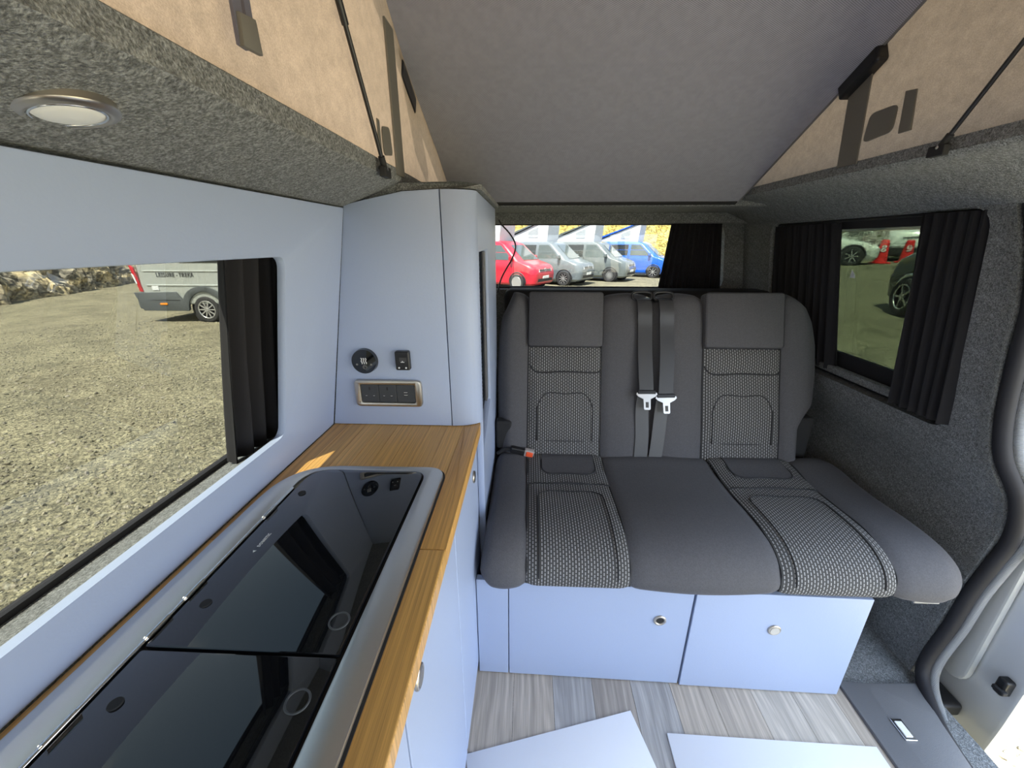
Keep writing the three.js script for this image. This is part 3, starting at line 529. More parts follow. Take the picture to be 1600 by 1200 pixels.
{
  const strip = (x0, x1, nx, name, mat, s0 = 0, s1 = 1, lift = 0, ns = 70) => mesh(name, sheet((u, v) => cushionAt(lerp(x0, x1, u), lerp(s0, s1, v), lift), nx, ns, (u, v, p) => [p.x, lerp(s0, s1, v) * cLen]), mat, cushion);
  const E = (n) => n; E(0);
  // bolsters with eased ends
  mesh('bolster', sheet((u, v) => cushionAt(lerp(0.003, -0.116, 1 - (1 - u) ** 1.8), v), 24, 70, (u, v, p) => [p.x, v * cLen]), cloth, cushion);
  strip(0.266, 0.637, 26, 'centre_section', cloth);
  mesh('bolster', sheet((u, v) => cushionAt(lerp(0.913, 1.11, 1 - (1 - u) ** 1.8), v), 26, 70, (u, v, p) => [p.x, v * cLen]), cloth, cushion);
  const sAt = (z) => { let lo = 0.03, hi = 0.62; for (let i = 0; i < 30; i++) { const m = (lo + hi) / 2; if (cProf.getPointAt(m).z < z) lo = m; else hi = m; } return lo; };
  const sB = sAt(-1.10), sF = sAt(-0.787) + 0.07;
  for (const [a, b] of [[0.003, 0.266], [0.637, 0.913]]) {
    strip(a, b, 20, 'under_section', cloth, sF, 1, 0, 20);
    strip(a, b, 20, 'woven_panel', woven, 0, sB, 0.006, 20);
    strip(a, b, 20, 'woven_panel', woven, sB, sF, 0.002, 50);
    const w = b - a, tubeOn = (pts, r = 0.0022) => mesh('seam', tube(pts.map(([x, s, l = 0.003]) => cushionAt(x, s, l)), r, 110, 6), thread, cushion);
    tubeOn([[a, sB, 0.005], [a + w / 2, sB, 0.006], [b, sB, 0.005]], 0.0028);
    for (const q of [a, b]) tubeOn([0, 0.1, 0.2, 0.3, 0.4, 0.5, 0.55].map((t) => [q, t, 0.003]), 0.0018);
    const i0 = a + 0.032, i1 = b - 0.032, s0 = sB + 0.04, s1 = sF - 0.062;
    const leg = (x) => Array.from({ length: 14 }, (_, k) => [x, lerp(s1, s0 + 0.03, k / 13), 0.0045]);
    tubeOn([...leg(i0), [i0 + 0.006, s0 + 0.012, 0.0045], [i0 + 0.028, s0, 0.0045], [(i0 + i1) / 2, s0, 0.0045], [i1 - 0.028, s0, 0.0045], [i1 - 0.006, s0 + 0.012, 0.0045], ...leg(i1).reverse()], 0.0017);
    // plain inset at the back of the panel
    const sb0 = sAt(-1.27), sb1 = sB - 0.045;
    mesh('plain_inset', sheet((u, v) => cushionAt(lerp(a + 0.05, b - 0.035, u), lerp(sb0, sb1, v), 0.0085), 12, 10, (u, v, p) => [p.x, v * 0.1]), cloth, cushion);
    tubeOn([[a + 0.05, sb0, 0.008], [a + 0.05, sb1 - 0.02, 0.008], [a + 0.068, sb1, 0.008], [(a + b) / 2, sb1, 0.008], [b - 0.053, sb1, 0.008], [b - 0.035, sb1 - 0.02, 0.008], [b - 0.035, sb0, 0.008]], 0.0024);
  }
}
// backrest
const bUp = V(0, 1, -0.33).normalize(), bOut = V(0, 0.33, 1).normalize(), bO = V(0, 0.462, -1.267);
const bProf = new THREE.CatmullRomCurve3([[0.0, -0.02], [0.004, 0.10], [0.0, 0.25], [0.0, 0.40], [-0.004, 0.53], [-0.016, 0.578], [-0.045, 0.598], [-0.085, 0.585], [-0.10, 0.55], [-0.10, 0.35], [-0.10, 0.0]].map(([n, h]) => V(n, h, 0)), false, 'centripetal');
const BLEN = bProf.getLength();
const interp = (tab, h) => { for (let i = 1; i < tab.length; i++) if (h <= tab[i][0]) return lerp(tab[i - 1][1], tab[i][1], (h - tab[i - 1][0]) / (tab[i][0] - tab[i - 1][0])); return tab[tab.length - 1][1]; };
const xMax = (h) => interp([[-0.1, 0.958], [0.13, 0.962], [0.165, 0.985], [0.21, 1.022], [0.3, 1.032], [0.42, 1.03], [0.5, 1.015], [0.555, 0.988], [0.585, 0.945], [0.61, 0.92]], h);
const xMin = (h) => interp([[-0.1, -0.098], [0.1, -0.106], [0.3, -0.113], [0.45, -0.11], [0.52, -0.098], [0.57, -0.072], [0.61, -0.05]], h);
function backAt(x, s, lift = 0, k = 1) {
  const q = bProf.getPointAt(clamp(s, 0, 1)), t = bProf.getTangentAt(clamp(s, 0.003, 0.997));
  let n = q.x + -(-t.y) * 0, h = q.y, nx = t.y, nh = -t.x; // outward normal in (n, h)
  let b = lift; for (const c of [0.001, 0.263, 0.443, 0.621, 0.890]) b -= (c === 0.443 ? 0.010 : 0.007) * gauss(x - c, c === 0.443 ? 0.014 : 0.012);
  for (const [c0, c1, hh] of [[-0.11, 0.001, 0.014], [0.263, 0.443, 0.012], [0.443, 0.621, 0.012], [0.89, 1.03, 0.014]]) if (x > c0 && x < c1) b += hh * Math.sin((x - c0) / (c1 - c0) * Math.PI);
  n += nx * b; h += nh * b;
  n = -0.05 + (n + 0.05) * k;
  return bO.clone().addScaledVector(bUp, h).addScaledVector(bOut, n).setX(x);
}
const sOfH = (h) => { let lo = 0, hi = 0.48; for (let i = 0; i < 30; i++) { const m = (lo + hi) / 2; if (bProf.getPointAt(m).y < h) lo = m; else hi = m; } return lo; };
{
  const st = (x0, x1, nx, name, mat, s0 = 0, s1 = 1, lift = 0, ns = 70) => mesh(name, sheet((u, v) => backAt(lerp(x0, x1, u), lerp(s0, s1, v), lift), nx, ns, (u, v, p) => [p.x, lerp(s0, s1, v) * BLEN]), mat, back);
  const bol = (xin, ext) => mesh('bolster', sheet((u, v) => { const h = bProf.getPointAt(v).y, w = 1 - (1 - u) ** 1.7, x = lerp(xin, ext(h), w), r = Math.max(0, (w - 0.55) / 0.45), k = Math.sqrt(Math.max(0, 1 - r * r)); return backAt(x, v, 0, k); }, 22, 80, (u, v, p) => [p.x, v * BLEN]), cloth, back);
  bol(0.001, xMin); bol(0.890, xMax);
  st(0.263, 0.443, 18, 'centre_section', cloth); st(0.443, 0.621, 18, 'centre_section', cloth);
  for (const [a, b] of [[0.001, 0.263], [0.621, 0.890]]) {
    st(a, b, 14, 'backing', cloth, 0.3, 1, -0.006, 50);
    const w = b - a, sT = sOfH(0.405), sS = sOfH(0.318), sL = sOfH(0.068);
    const tb = (pts, r = 0.0024) => mesh('seam', tube(pts.map(([x, s, l = 0.003]) => backAt(x, s, l)), r, 60, 6), thread, back);
    const bulgy = (s0, s1, l) => mesh('woven_panel', sheet((u, v) => { const x = lerp(a, b, u), s = lerp(s0, s1, v); return backAt(x, s, l * Math.sin(v * Math.PI) * Math.sin(u * Math.PI) ** 0.5); }, 16, 24, (u, v, p) => [p.x, lerp(s0, s1, v) * BLEN]), woven, back);
    bulgy(sS, sT, 0.008); bulgy(sL, sS, 0.010); bulgy(0, sL, 0.004);
    tb([[a + 0.004, sS + 0.02], [a + 0.025, sS, 0.002], [(a + b) / 2, sS, 0.001], [b - 0.01, sS, 0.002], [b - 0.002, sS + 0.005]], 0.003);
    tb([[a, sL, 0.001], [(a + b) / 2, sL, 0.002], [b, sL, 0.001]], 0.0018);
    for (const q of [a, b]) tb([0, 0.1, 0.2, 0.3, 0.38].map((t) => [q, t, 0.002]));
    const i0 = a + 0.034, i1 = b - 0.03, s0 = sOfH(0.238), l = 0.006;
    tb([[i0, sL, 0.003], [i0, lerp(sL, s0, 0.5), l], [i0, s0 - 0.04, l], [i0 + 0.03, s0, l], [(i0 + i1) / 2, s0, 0.008], [i1 - 0.03, s0, l], [i1, s0 - 0.04, l], [i1, lerp(sL, s0, 0.5), l], [i1, sL, 0.003]], 0.0024);
    const pad = new RoundedBoxGeometry(w + 0.004, 0.195, 0.062, 5, 0.012), P = pad.attributes.position;
    for (let i = 0; i < P.count; i++) { const z = P.getZ(i); if (z > 0.02) P.setZ(i, z - 0.006 + 0.008 * (1 - (P.getX(i) / w * 2) ** 2) * (1 - (P.getY(i) / 0.1) ** 2)); }
    pad.computeVertexNormals();
    const hp = mesh('headrest_pad', uvm(toCreasedNormals(pad, 0.9)), cloth, back), c = bO.clone().addScaledVector(bUp, 0.505).addScaledVector(bOut, -0.008);
    hp.position.set((a + b) / 2, c.y, c.z); hp.rotation.x = -Math.atan(0.33);
  }
  mesh('hinge_cover', box(-0.113, -0.055, 0.49, 0.60, -1.33, -1.285, 0.01), blackMatt, back);
  mesh('hinge_cover', box(0.945, 1.01, 0.46, 0.62, -1.38, -1.31, 0.01), blackMatt, back);
}
// seat belts
const beltAt = (x, h, n) => bO.clone().addScaledVector(bUp, h).addScaledVector(bOut, n).setX(x);
function belt(name, label, cx, tx, hT, slant) {
  const o = thing(name, label, 'seat belt');
  const ribbon = (pts, w, nm) => { // pts: [x, h, n]
    const c = new THREE.CatmullRomCurve3(pts.map((p) => V(...p)), false, 'centripetal');
    const f = (dn) => sheet((u, v) => { const p = c.getPoint(v); return beltAt(p.x + (u - 0.5) * w, p.y, p.z + dn); }, 4, 30, (u, v) => [u * w, v * 0.5]);
    return mesh(nm, merge([f(0.0012), f(-0.0004)]), webbing, o);
  };
  ribbon([[cx, 0.585, -0.03], [cx + 0.002, 0.575, 0.012], [cx + 0.004, 0.54, 0.024], [cx + 0.006, 0.48, 0.021], [cx + 0.006, 0.38, 0.030], [tx, hT + 0.012, 0.042]], 0.049, 'upper_webbing');
  ribbon([[tx - 0.004, hT - 0.004, 0.026], [tx - 0.008, hT - 0.05, 0.020], [tx - slant * 0.6, 0.09, 0.018], [tx - slant, 0.0, 0.016]], 0.046, 'lower_webbing');
  // guide loop on top of the backrest
  const g = mesh('guide_loop', tube([[cx - 0.031, 0.582, -0.005], [cx - 0.031, 0.601, -0.005], [cx + 0.031, 0.601, -0.005], [cx + 0.031, 0.582, -0.005]].map((p) => beltAt(...p)), 0.0048, 40, 10, true), blackPlastic, o);
  mesh('loop_foot', uvm(new RoundedBoxGeometry(0.066, 0.014, 0.05, 2, 0.005)), blackPlastic, g).position.copy(beltAt(cx, 0.585, -0.03));
  // tongue
  const tg = new THREE.Group(); tg.name = 'buckle_tongue'; o.add(tg);
  const S = new THREE.Shape([[-0.034, 0.010], [-0.036, 0.004], [-0.028, -0.004], [-0.012, -0.012], [-0.011, -0.046], [-0.008, -0.049], [0.008, -0.049], [0.011, -0.046], [0.012, -0.012], [0.028, -0.004], [0.036, 0.004], [0.034, 0.010]].map((p) => new THREE.Vector2(...p)));
  S.holes.push(new THREE.Path([[-0.0055, -0.022], [0.0055, -0.022], [0.0055, -0.042], [-0.0055, -0.042]].map((p) => new THREE.Vector2(...p))));
  mesh('tongue_plate', new THREE.ExtrudeGeometry(S, { depth: 0.0025, bevelEnabled: true, bevelSize: 0.0006, bevelThickness: 0.0006, bevelSegments: 1 }), steel, tg);
  mesh('tongue_grip', new RoundedBoxGeometry(0.062, 0.014, 0.008, 2, 0.003).translate(0, 0.012, 0.001), blackPlastic, tg);
  tg.position.copy(beltAt(tx, hT, 0.045)); tg.rotation.set(-Math.atan(0.33) - 0.12, 0, slant * 1.2);
  return o;
}
belt('seat_belt', 'seat belt with steel tongue hanging nearer the tower cabinet', 0.402, 0.412, 0.238, 0.010);
belt('seat_belt', 'seat belt with steel tongue hanging nearer the sliding door side', 0.478, 0.478, 0.226, 0.026);
{
  const b = thing('belt_buckle', 'seat belt buckle with orange-red release button at the seat crease', 'buckle', [-0.005, 0.494, -1.258]);
  mesh('buckle_body', new RoundedBoxGeometry(0.055, 0.024, 0.022, 3, 0.006).translate(-0.028, 0, 0), blackPlastic, b);
  mesh('buckle_rim', new RoundedBoxGeometry(0.036, 0.027, 0.025, 3, 0.006).translate(0.012, 0, 0), std({ color: lin(0.45, 0.40, 0.38), roughness: 0.4 }), b);
  mesh('release_button', new RoundedBoxGeometry(0.026, 0.019, 0.027, 3, 0.004).translate(0.014, 0, 0.002), std({ color: lin(0.85, 0.10, 0.03), roughness: 0.4 }), b);
  mesh('stalk', tube([[-0.05, 0, 0], [-0.075, -0.01, -0.005], [-0.095, -0.035, -0.01]], 0.007, 16, 8), blackMatt, b);
  b.rotation.z = -0.22;
}
one('folded_mattress', box(-0.105, 0.99, 0.0, 1.018, -1.80, -1.66, 0.03), blackMatt, 'black folded mattress standing behind the bench backrest', 'mattress');

// ------------------------------------------------------------------ curtains
function curtain(label, f, folds, amp, ph = 0) { // f(u, v) -> [point, across] ; v down
  const g = (off) => sheet((u, v) => { const [p, nrm] = f(u, v), w = Math.sin(u * folds * 2 * Math.PI + ph + 0.8 * Math.sin(u * 7 + v * 1.5)) * amp * (0.55 + 0.45 * v) + 0.25 * amp * Math.sin(u * folds * 4.7 * Math.PI + v * 2); return p.clone().addScaledVector(nrm, w + off); }, Math.round(folds * 14), 26);
  const o = thing('curtain', label, 'curtain');
  mesh('cloth', merge([g(0.001), g(-0.001)]), curtainM, o);
  return o;
}
{
  const c1 = curtain('black pleated curtain drawn to the rear end of the window over the hob', (u, v) => { const y = lerp(1.20, 0.805, v); return [V(xl(y) - 0.050 - 0.02 * u, y, lerp(-0.885, -0.632 + 0.006 * Math.sin(v * 3), u)), V(1, 0, 0)]; }, 6, 0.016, 0.5);
  mesh('rail', rod([xl(1.205) - 0.05, 1.206, -0.90], [xl(1.205) - 0.05, 1.206, 0.3], 0.004), blackMatt, c1);
  const c2 = curtain('black pleated curtain at the edge of the tailgate window', (u, v) => { const y = lerp(1.287, 0.985, v); return [V(lerp(lerp(0.642, 0.612, v), lerp(0.868, 0.905, v), u), y, ZR + 0.025), V(0, 0, 1)]; }, 11, 0.009, 1);
  mesh('rail', rod([-0.4, 1.29, ZR + 0.02], [0.9, 1.29, ZR + 0.02], 0.004), blackMatt, c2);
  const c3 = curtain('black pleated curtain on the rear end of the tinted side window', (u, v) => { const y = lerp(1.262, 0.775, v); return [V(xr(y) + 0.018, y, lerp(-1.778, lerp(-1.425, -1.385, v), u)), V(1, 0, 0)]; }, 9, 0.011, 2);
  mesh('rail', rod([xr(1.268) + 0.02, 1.268, -1.77], [xr(1.268) + 0.02, 1.268, -0.97], 0.004), blackMatt, c3);
  curtain('black pleated curtain on the front end of the tinted side window', (u, v) => { const y = lerp(1.268, 0.768, v); return [V(xr(y) + 0.004 - 0.018 * v, y, lerp(lerp(-1.125, -1.12, v), lerp(-0.967, -0.952, v), u)), V(1, 0, 0)]; }, 6, 0.011, 0.2);
}
one('loose_cable', tube([[-0.142, 1.30, -1.93], [-0.132, 1.283, -1.93], [-0.088, 1.235, -1.93], [-0.066, 1.19, -1.93], [-0.078, 1.14, -1.93], [-0.110, 1.085, -1.93], [-0.134, 1.04, -1.93], [-0.15, 0.98, -1.92]], 0.0036, 60, 8), blackPlastic, 'thin black cable hanging in front of the tailgate window', 'cable');
one('window_sticker', plate([[-1.408, 1.092], [-1.386, 1.092], [-1.389, 1.104], [-1.402, 1.118]], [], 0.0006, zy((y) => xr(y) + 0.0545)), std({ color: lin(0.8, 0.85, 0.85), roughness: 0.6 }), 'tiny white sticker on the dark tinted side window', 'sticker');

// white boards lying on the floor
{
  const bA = one('white_board', plate([[0, 0], [-0.447, 0], [-0.447, 0.235], [0, 0.235]], [], 0.004, (a, b, d) => [a, d, b], { bevel: 0.0006 }), whiteBoard, 'white board lying askew on the floor against the kitchen cabinet', 'board', 'white boards on the floor');
  bA.position.set(0.291, 0.0004, -0.73); bA.rotation.y = Math.atan2(0.116, 0.432);
  const bB = one('white_board', plate(rect(0, 0.518, 0, 0.62), [], 0.004, (a, b, d) => [a, d, b], { bevel: 0.0006 }), whiteBoard, 'white board lying square on the floor beside the door step', 'board', 'white boards on the floor');
  bB.position.set(0.373, 0.0004, -0.681); bB.rotation.y = -0.0155;
}

// ------------------------------------------------------------------ outside: ground
const groundY = (x, z) => {
  const t = clamp((x - 2.5) / 10.5, 0, 1), q = x / Math.max(-z, 0.01), s = z < 0 ? smoothstep(q, 0.35, 0.70) : 1;
  return -0.65 + 1.1 * (1 - (1 - t) ** 1.4) * s;
};
{
  const N = 150, f = (t) => Math.sign(t) * (8 * Math.abs(t) + 62 * Math.abs(t) ** 3);
  const g = sheet((u, v) => { const x = f(u * 2 - 1), z = f(1 - v * 2) - 6, r = Math.hypot(x, z); return V(x, groundY(x, z) + (r > 2.5 ? 0.05 * n3(x * 0.5 + 50, z * 0.5 + 50, 9) * Math.min(1, (r - 2.5) / 4) : 0), z); }, N, N, (u, v, p) => [p.x, p.z]);
  struct('ground', g, gravel, 'gravel yard around the van');
  const stone = new THREE.IcosahedronGeometry(1, 0), mk = (n, name, area, r0, r1, m) => {
    const im = new THREE.InstancedMesh(stone, m, n), o = new THREE.Object3D(), c = new THREE.Color();
    for (let i = 0; i < n; i++) {
      const [x, z] = area(), s = lerp(r0, r1, rnd() ** 2.4);
      o.position.set(x, groundY(x, z) + 0.05 * n3(x * 0.5 + 50, z * 0.5 + 50, 9) * clamp((Math.hypot(x, z) - 2.5) / 4, 0, 1) + s * 0.15, z); o.rotation.set(rnd() * 6, rnd() * 6, rnd() * 6); o.scale.set(s * rr(0.7, 1.4), s * rr(0.4, 0.8), s * rr(0.7, 1.3)); o.updateMatrix(); im.setMatrixAt(i, o.matrix);
      const k = rr(0.55, 1.25); im.setColorAt(i, c.setRGB(k, k * rr(0.93, 1), k * rr(0.80, 0.95)));
    }
    im.name = name; im.castShadow = im.receiveShadow = true; im.userData = { kind: 'stuff', label: 'loose gravel stones on the yard', category: 'gravel' }; scene.add(im);
  };
  const sm = std({ color: lin(0.25, 0.238, 0.195), roughness: 1 });
  mk(42000, 'gravel', () => { const a = rr(0, 1), d = 1.2 + 13 * rnd() ** 1.6, th = rr(0.2, 1.75); return [-d * Math.sin(th), -d * Math.cos(th)]; }, 0.005, 0.022, sm);
  mk(9000, 'gravel_001', () => { const d = 1.5 + 13 * rnd() ** 1.4, th = rr(0.45, 1.5); return [d * Math.sin(th), -d * Math.cos(th)]; }, 0.006, 0.026, sm);
}
// ------------------------------------------------------------------ banks of rock and earth
const rockM = (a, b, s) => { const t = tex(512, 256, (u, v) => { const k = fbm(u, v, 6, 5, s, 10), e = fbm(u, v, 40, 3, s + 7), w = clamp((k - 0.36) * 3.2, 0, 1), q = 0.62 + (e - 0.5) * 0.9; return [0, 1, 2].map((i) => Math.pow(lerp(a[i], b[i], w), 1 / 2.2) * q * 1.35); }); return std({ map: rep(t, 5, 3), roughness: 1 }); };
function bank(name, label, pts, h, depth, mat, sd, jag) { // pts: base line as [x, z]; rises behind it
  const c = new THREE.CatmullRomCurve3(pts.map(([x, z]) => V(x, 0, z))), nu = 150, nv = 34;
  let g = sheet((u, v) => {
    const p = c.getPoint(u), t = c.getTangent(u), nx = t.z, nz = -t.x, k = Math.hypot(nx, nz), hh = typeof h === 'function' ? h(u) : h;
    const st = v + 0.16 * n3(u * 40, v * 7, sd) , up = hh * Math.pow(clamp(st, 0, 1.3), 0.85), out = depth * Math.pow(v, 1.5) + jag * n3(u * 26 + 3 * v, v * 9, sd + 3) * 2.2;
    const x = p.x + nx / k * out, z = p.z + nz / k * out;
    return V(x, groundY(p.x, p.z) - 0.15 + up * (v > 0 ? 1 : 0) + (v > 0 ? jag * 1.1 * n3(u * 60, v * 20, sd + 8) : 0), z);
  }, nu, nv, (u, v, p) => [u * c.getLength(), p.y * 1.2]);
  g = g.toNonIndexed(); g.computeVertexNormals();
  const m = struct(name, g, mat, label); return m;
}
const cliffM = rockM([0.27, 0.245, 0.19], [0.56, 0.46, 0.27], 91), earthM = rockM([0.42, 0.31, 0.07], [0.52, 0.43, 0.14], 95), greyM = rockM([0.20, 0.20, 0.18], [0.50, 0.50, 0.47], 97);
bank('rock_cliff', 'low ochre and grey rock face at the edge of the yard', [[-15, 6], [-15.8, -4], [-16.3, -10], [-17.6, -14.2], [-19, -18.5], [-22, -26]], (u) => 5.0, 7, cliffM, 3, 0.55);
bank('earth_bank', 'yellow earth and gorse bank behind the parked vans', [[-26, -30], [-12, -33], [2, -36], [14, -37], [26, -40]], 9, 16, earthM, 23, 0.9);
bank('stone_bank', 'grey loose stone bank beyond the white van', [[14, -40], [20, -30.5], [27, -27], [36, -18], [40, -4]], (u) => 7, 12, greyM, 43, 0.5);

// ------------------------------------------------------------------ vehicles
const carPaint = (r, g, b, m = 0) => phys({ color: lin(r, g, b), roughness: 0.4, metalness: m, clearcoat: 1, clearcoatRoughness: 0.04 });
const darkGlass = phys({ color: lin(0.02, 0.025, 0.028), roughness: 0.05, clearcoat: 0.5 }), paleGlass = phys({ color: lin(0.07, 0.095, 0.095), roughness: 0.05, clearcoat: 0.6 });
const tyreM = std({ color: lin(0.03, 0.03, 0.03), roughness: 0.9 }), alloyM = std({ color: lin(0.55, 0.55, 0.55), metalness: 0.7, roughness: 0.35 }), alloyDark = std({ color: lin(0.05, 0.05, 0.055), metalness: 0.5, roughness: 0.4 });
const lampM = phys({ color: lin(0.7, 0.72, 0.74), roughness: 0.1, clearcoat: 1 }), plateM = std({ color: lin(0.8, 0.8, 0.75), roughness: 0.5 }), trimBlack = std({ color: lin(0.02, 0.02, 0.022), roughness: 0.5 }), redLamp = phys({ color: lin(0.55, 0.01, 0.02), roughness: 0.2, clearcoat: 1 });
function ringLoft(levels, n = 10) {
  const P = [], I = [], per = 4 * n;
  for (const [y, x0, x1, w, r] of levels) for (let q = 0; q < 4; q++) for (let i = 0; i < n; i++) {
    const t = (q + i / (n - 1)) * Math.PI / 2, cx = (q === 0 || q === 3 ? x1 - r : x0 + r), cz = (q < 2 ? w - r : -w + r);
    P.push(cx + r * Math.cos(t), y, cz + r * Math.sin(t));
  }
  for (let j = 0; j + 1 < levels.length; j++) for (let i = 0; i < per; i++) { const a = j * per + i, b = j * per + (i + 1) % per, c = a + per, d = b + per; I.push(a, c, d, a, d, b); }
  const L = levels.length - 1, t0 = P.length / 3; P.push((levels[L][1] + levels[L][2]) / 2, levels[L][0], 0, (levels[0][1] + levels[0][2]) / 2, levels[0][0], 0);
  for (let i = 0; i < per; i++) { I.push(L * per + i, t0, L * per + (i + 1) % per); I.push(i, (i + 1) % per, t0 + 1); }
  const g = new THREE.BufferGeometry(); g.setAttribute('position', new THREE.Float32BufferAttribute(P, 3)); g.setIndex(I);
  return uvm(toCreasedNormals(g, 0.5));
}
const lv = (levels, y, k) => interp(levels.map((l) => [l[0], l[k]]), y);
function panelOn(pts, th = 0.012) { // thin solid through points (planar polygon fan), thickened along its normal
  const p = pts.map((q) => V(...q)), n = p[1].clone().sub(p[0]).cross(p[2].clone().sub(p[0])).normalize().multiplyScalar(th), A = p, B = p.map((q) => q.clone().add(n)), T = [];
  const tri = (a, b, c) => T.push(...a.toArray(), ...b.toArray(), ...c.toArray());
  for (let i = 1; i + 1 < p.length; i++) { tri(B[0], B[i], B[i + 1]); tri(A[0], A[i + 1], A[i]); }
  for (let i = 0; i < p.length; i++) { const j = (i + 1) % p.length; tri(A[i], A[j], B[j]); tri(A[i], B[j], B[i]); }
  const g = new THREE.BufferGeometry(); g.setAttribute('position', new THREE.Float32BufferAttribute(T, 3)); g.computeVertexNormals(); return g;
}
function addWheel(o, x, y, z, s, R, alloy, spokes = 10, solid = false) { // s: outward side
  const w = new THREE.Group(); w.name = 'wheel'; w.position.set(x, y, z); o.add(w);
  mesh('tyre', new THREE.LatheGeometry([[R * 0.66, -0.1], [R * 0.9, -0.115], [R, -0.08], [R, 0.08], [R * 0.9, 0.115], [R * 0.66, 0.1]].map(([a, b]) => new THREE.Vector2(a, b)), 40).rotateX(Math.PI / 2), tyreM, w);
  mesh('rim', new THREE.TorusGeometry(R * 0.66, R * 0.05, 8, 36).translate(0, 0, s * 0.09), alloy, w);
  mesh('disc', new THREE.CylinderGeometry(R * 0.64, R * 0.64, 0.03, 32).rotateX(Math.PI / 2).translate(0, 0, s * (solid ? 0.085 : 0.03)), solid ? alloyM : trimBlack, w);
  mesh('hub', new THREE.CylinderGeometry(R * 0.14, R * 0.16, 0.04, 18).rotateX(Math.PI / 2).translate(0, 0, s * 0.085), alloyM, w);
  const sp = [];
  for (let i = 0; i < spokes; i++) sp.push(new THREE.BoxGeometry(R * 0.52, R * 0.09, 0.025).translate(R * 0.4, 0, s * 0.085).rotateZ(i / spokes * Math.PI * 2));
  if (!solid) mesh('spokes', merge(sp), alloyM, w);
}
const CAMPER = [[0.22, -2.35, 2.28, 0.86, 0.2], [0.30, -2.42, 2.40, 0.93, 0.26], [0.62, -2.45, 2.46, 0.95, 0.3], [0.88, -2.44, 2.40, 0.95, 0.32], [0.98, -2.43, 2.32, 0.945, 0.34], [1.07, -2.43, 2.10, 0.935, 0.35], [1.16, -2.42, 1.76, 0.92, 0.32], [1.5, -2.38, 1.34, 0.855, 0.26], [1.82, -2.32, 0.98, 0.775, 0.22], [1.92, -2.2, 0.76, 0.71, 0.22], [1.97, -2.0, 0.50, 0.58, 0.2]];
const CAR = [[0.18, -2.0, 2.0, 0.78, 0.2], [0.3, -2.1, 2.1, 0.86, 0.3], [0.6, -2.12, 2.12, 0.9, 0.35], [0.78, -2.1, 1.95, 0.89, 0.4], [0.88, -2.05, 1.5, 0.87, 0.4], [0.95, -2.0, 1.05, 0.84, 0.35], [1.2, -1.85, 0.6, 0.74, 0.3], [1.38, -1.6, 0.2, 0.64, 0.3], [1.45, -1.3, -0.1, 0.5, 0.25]];
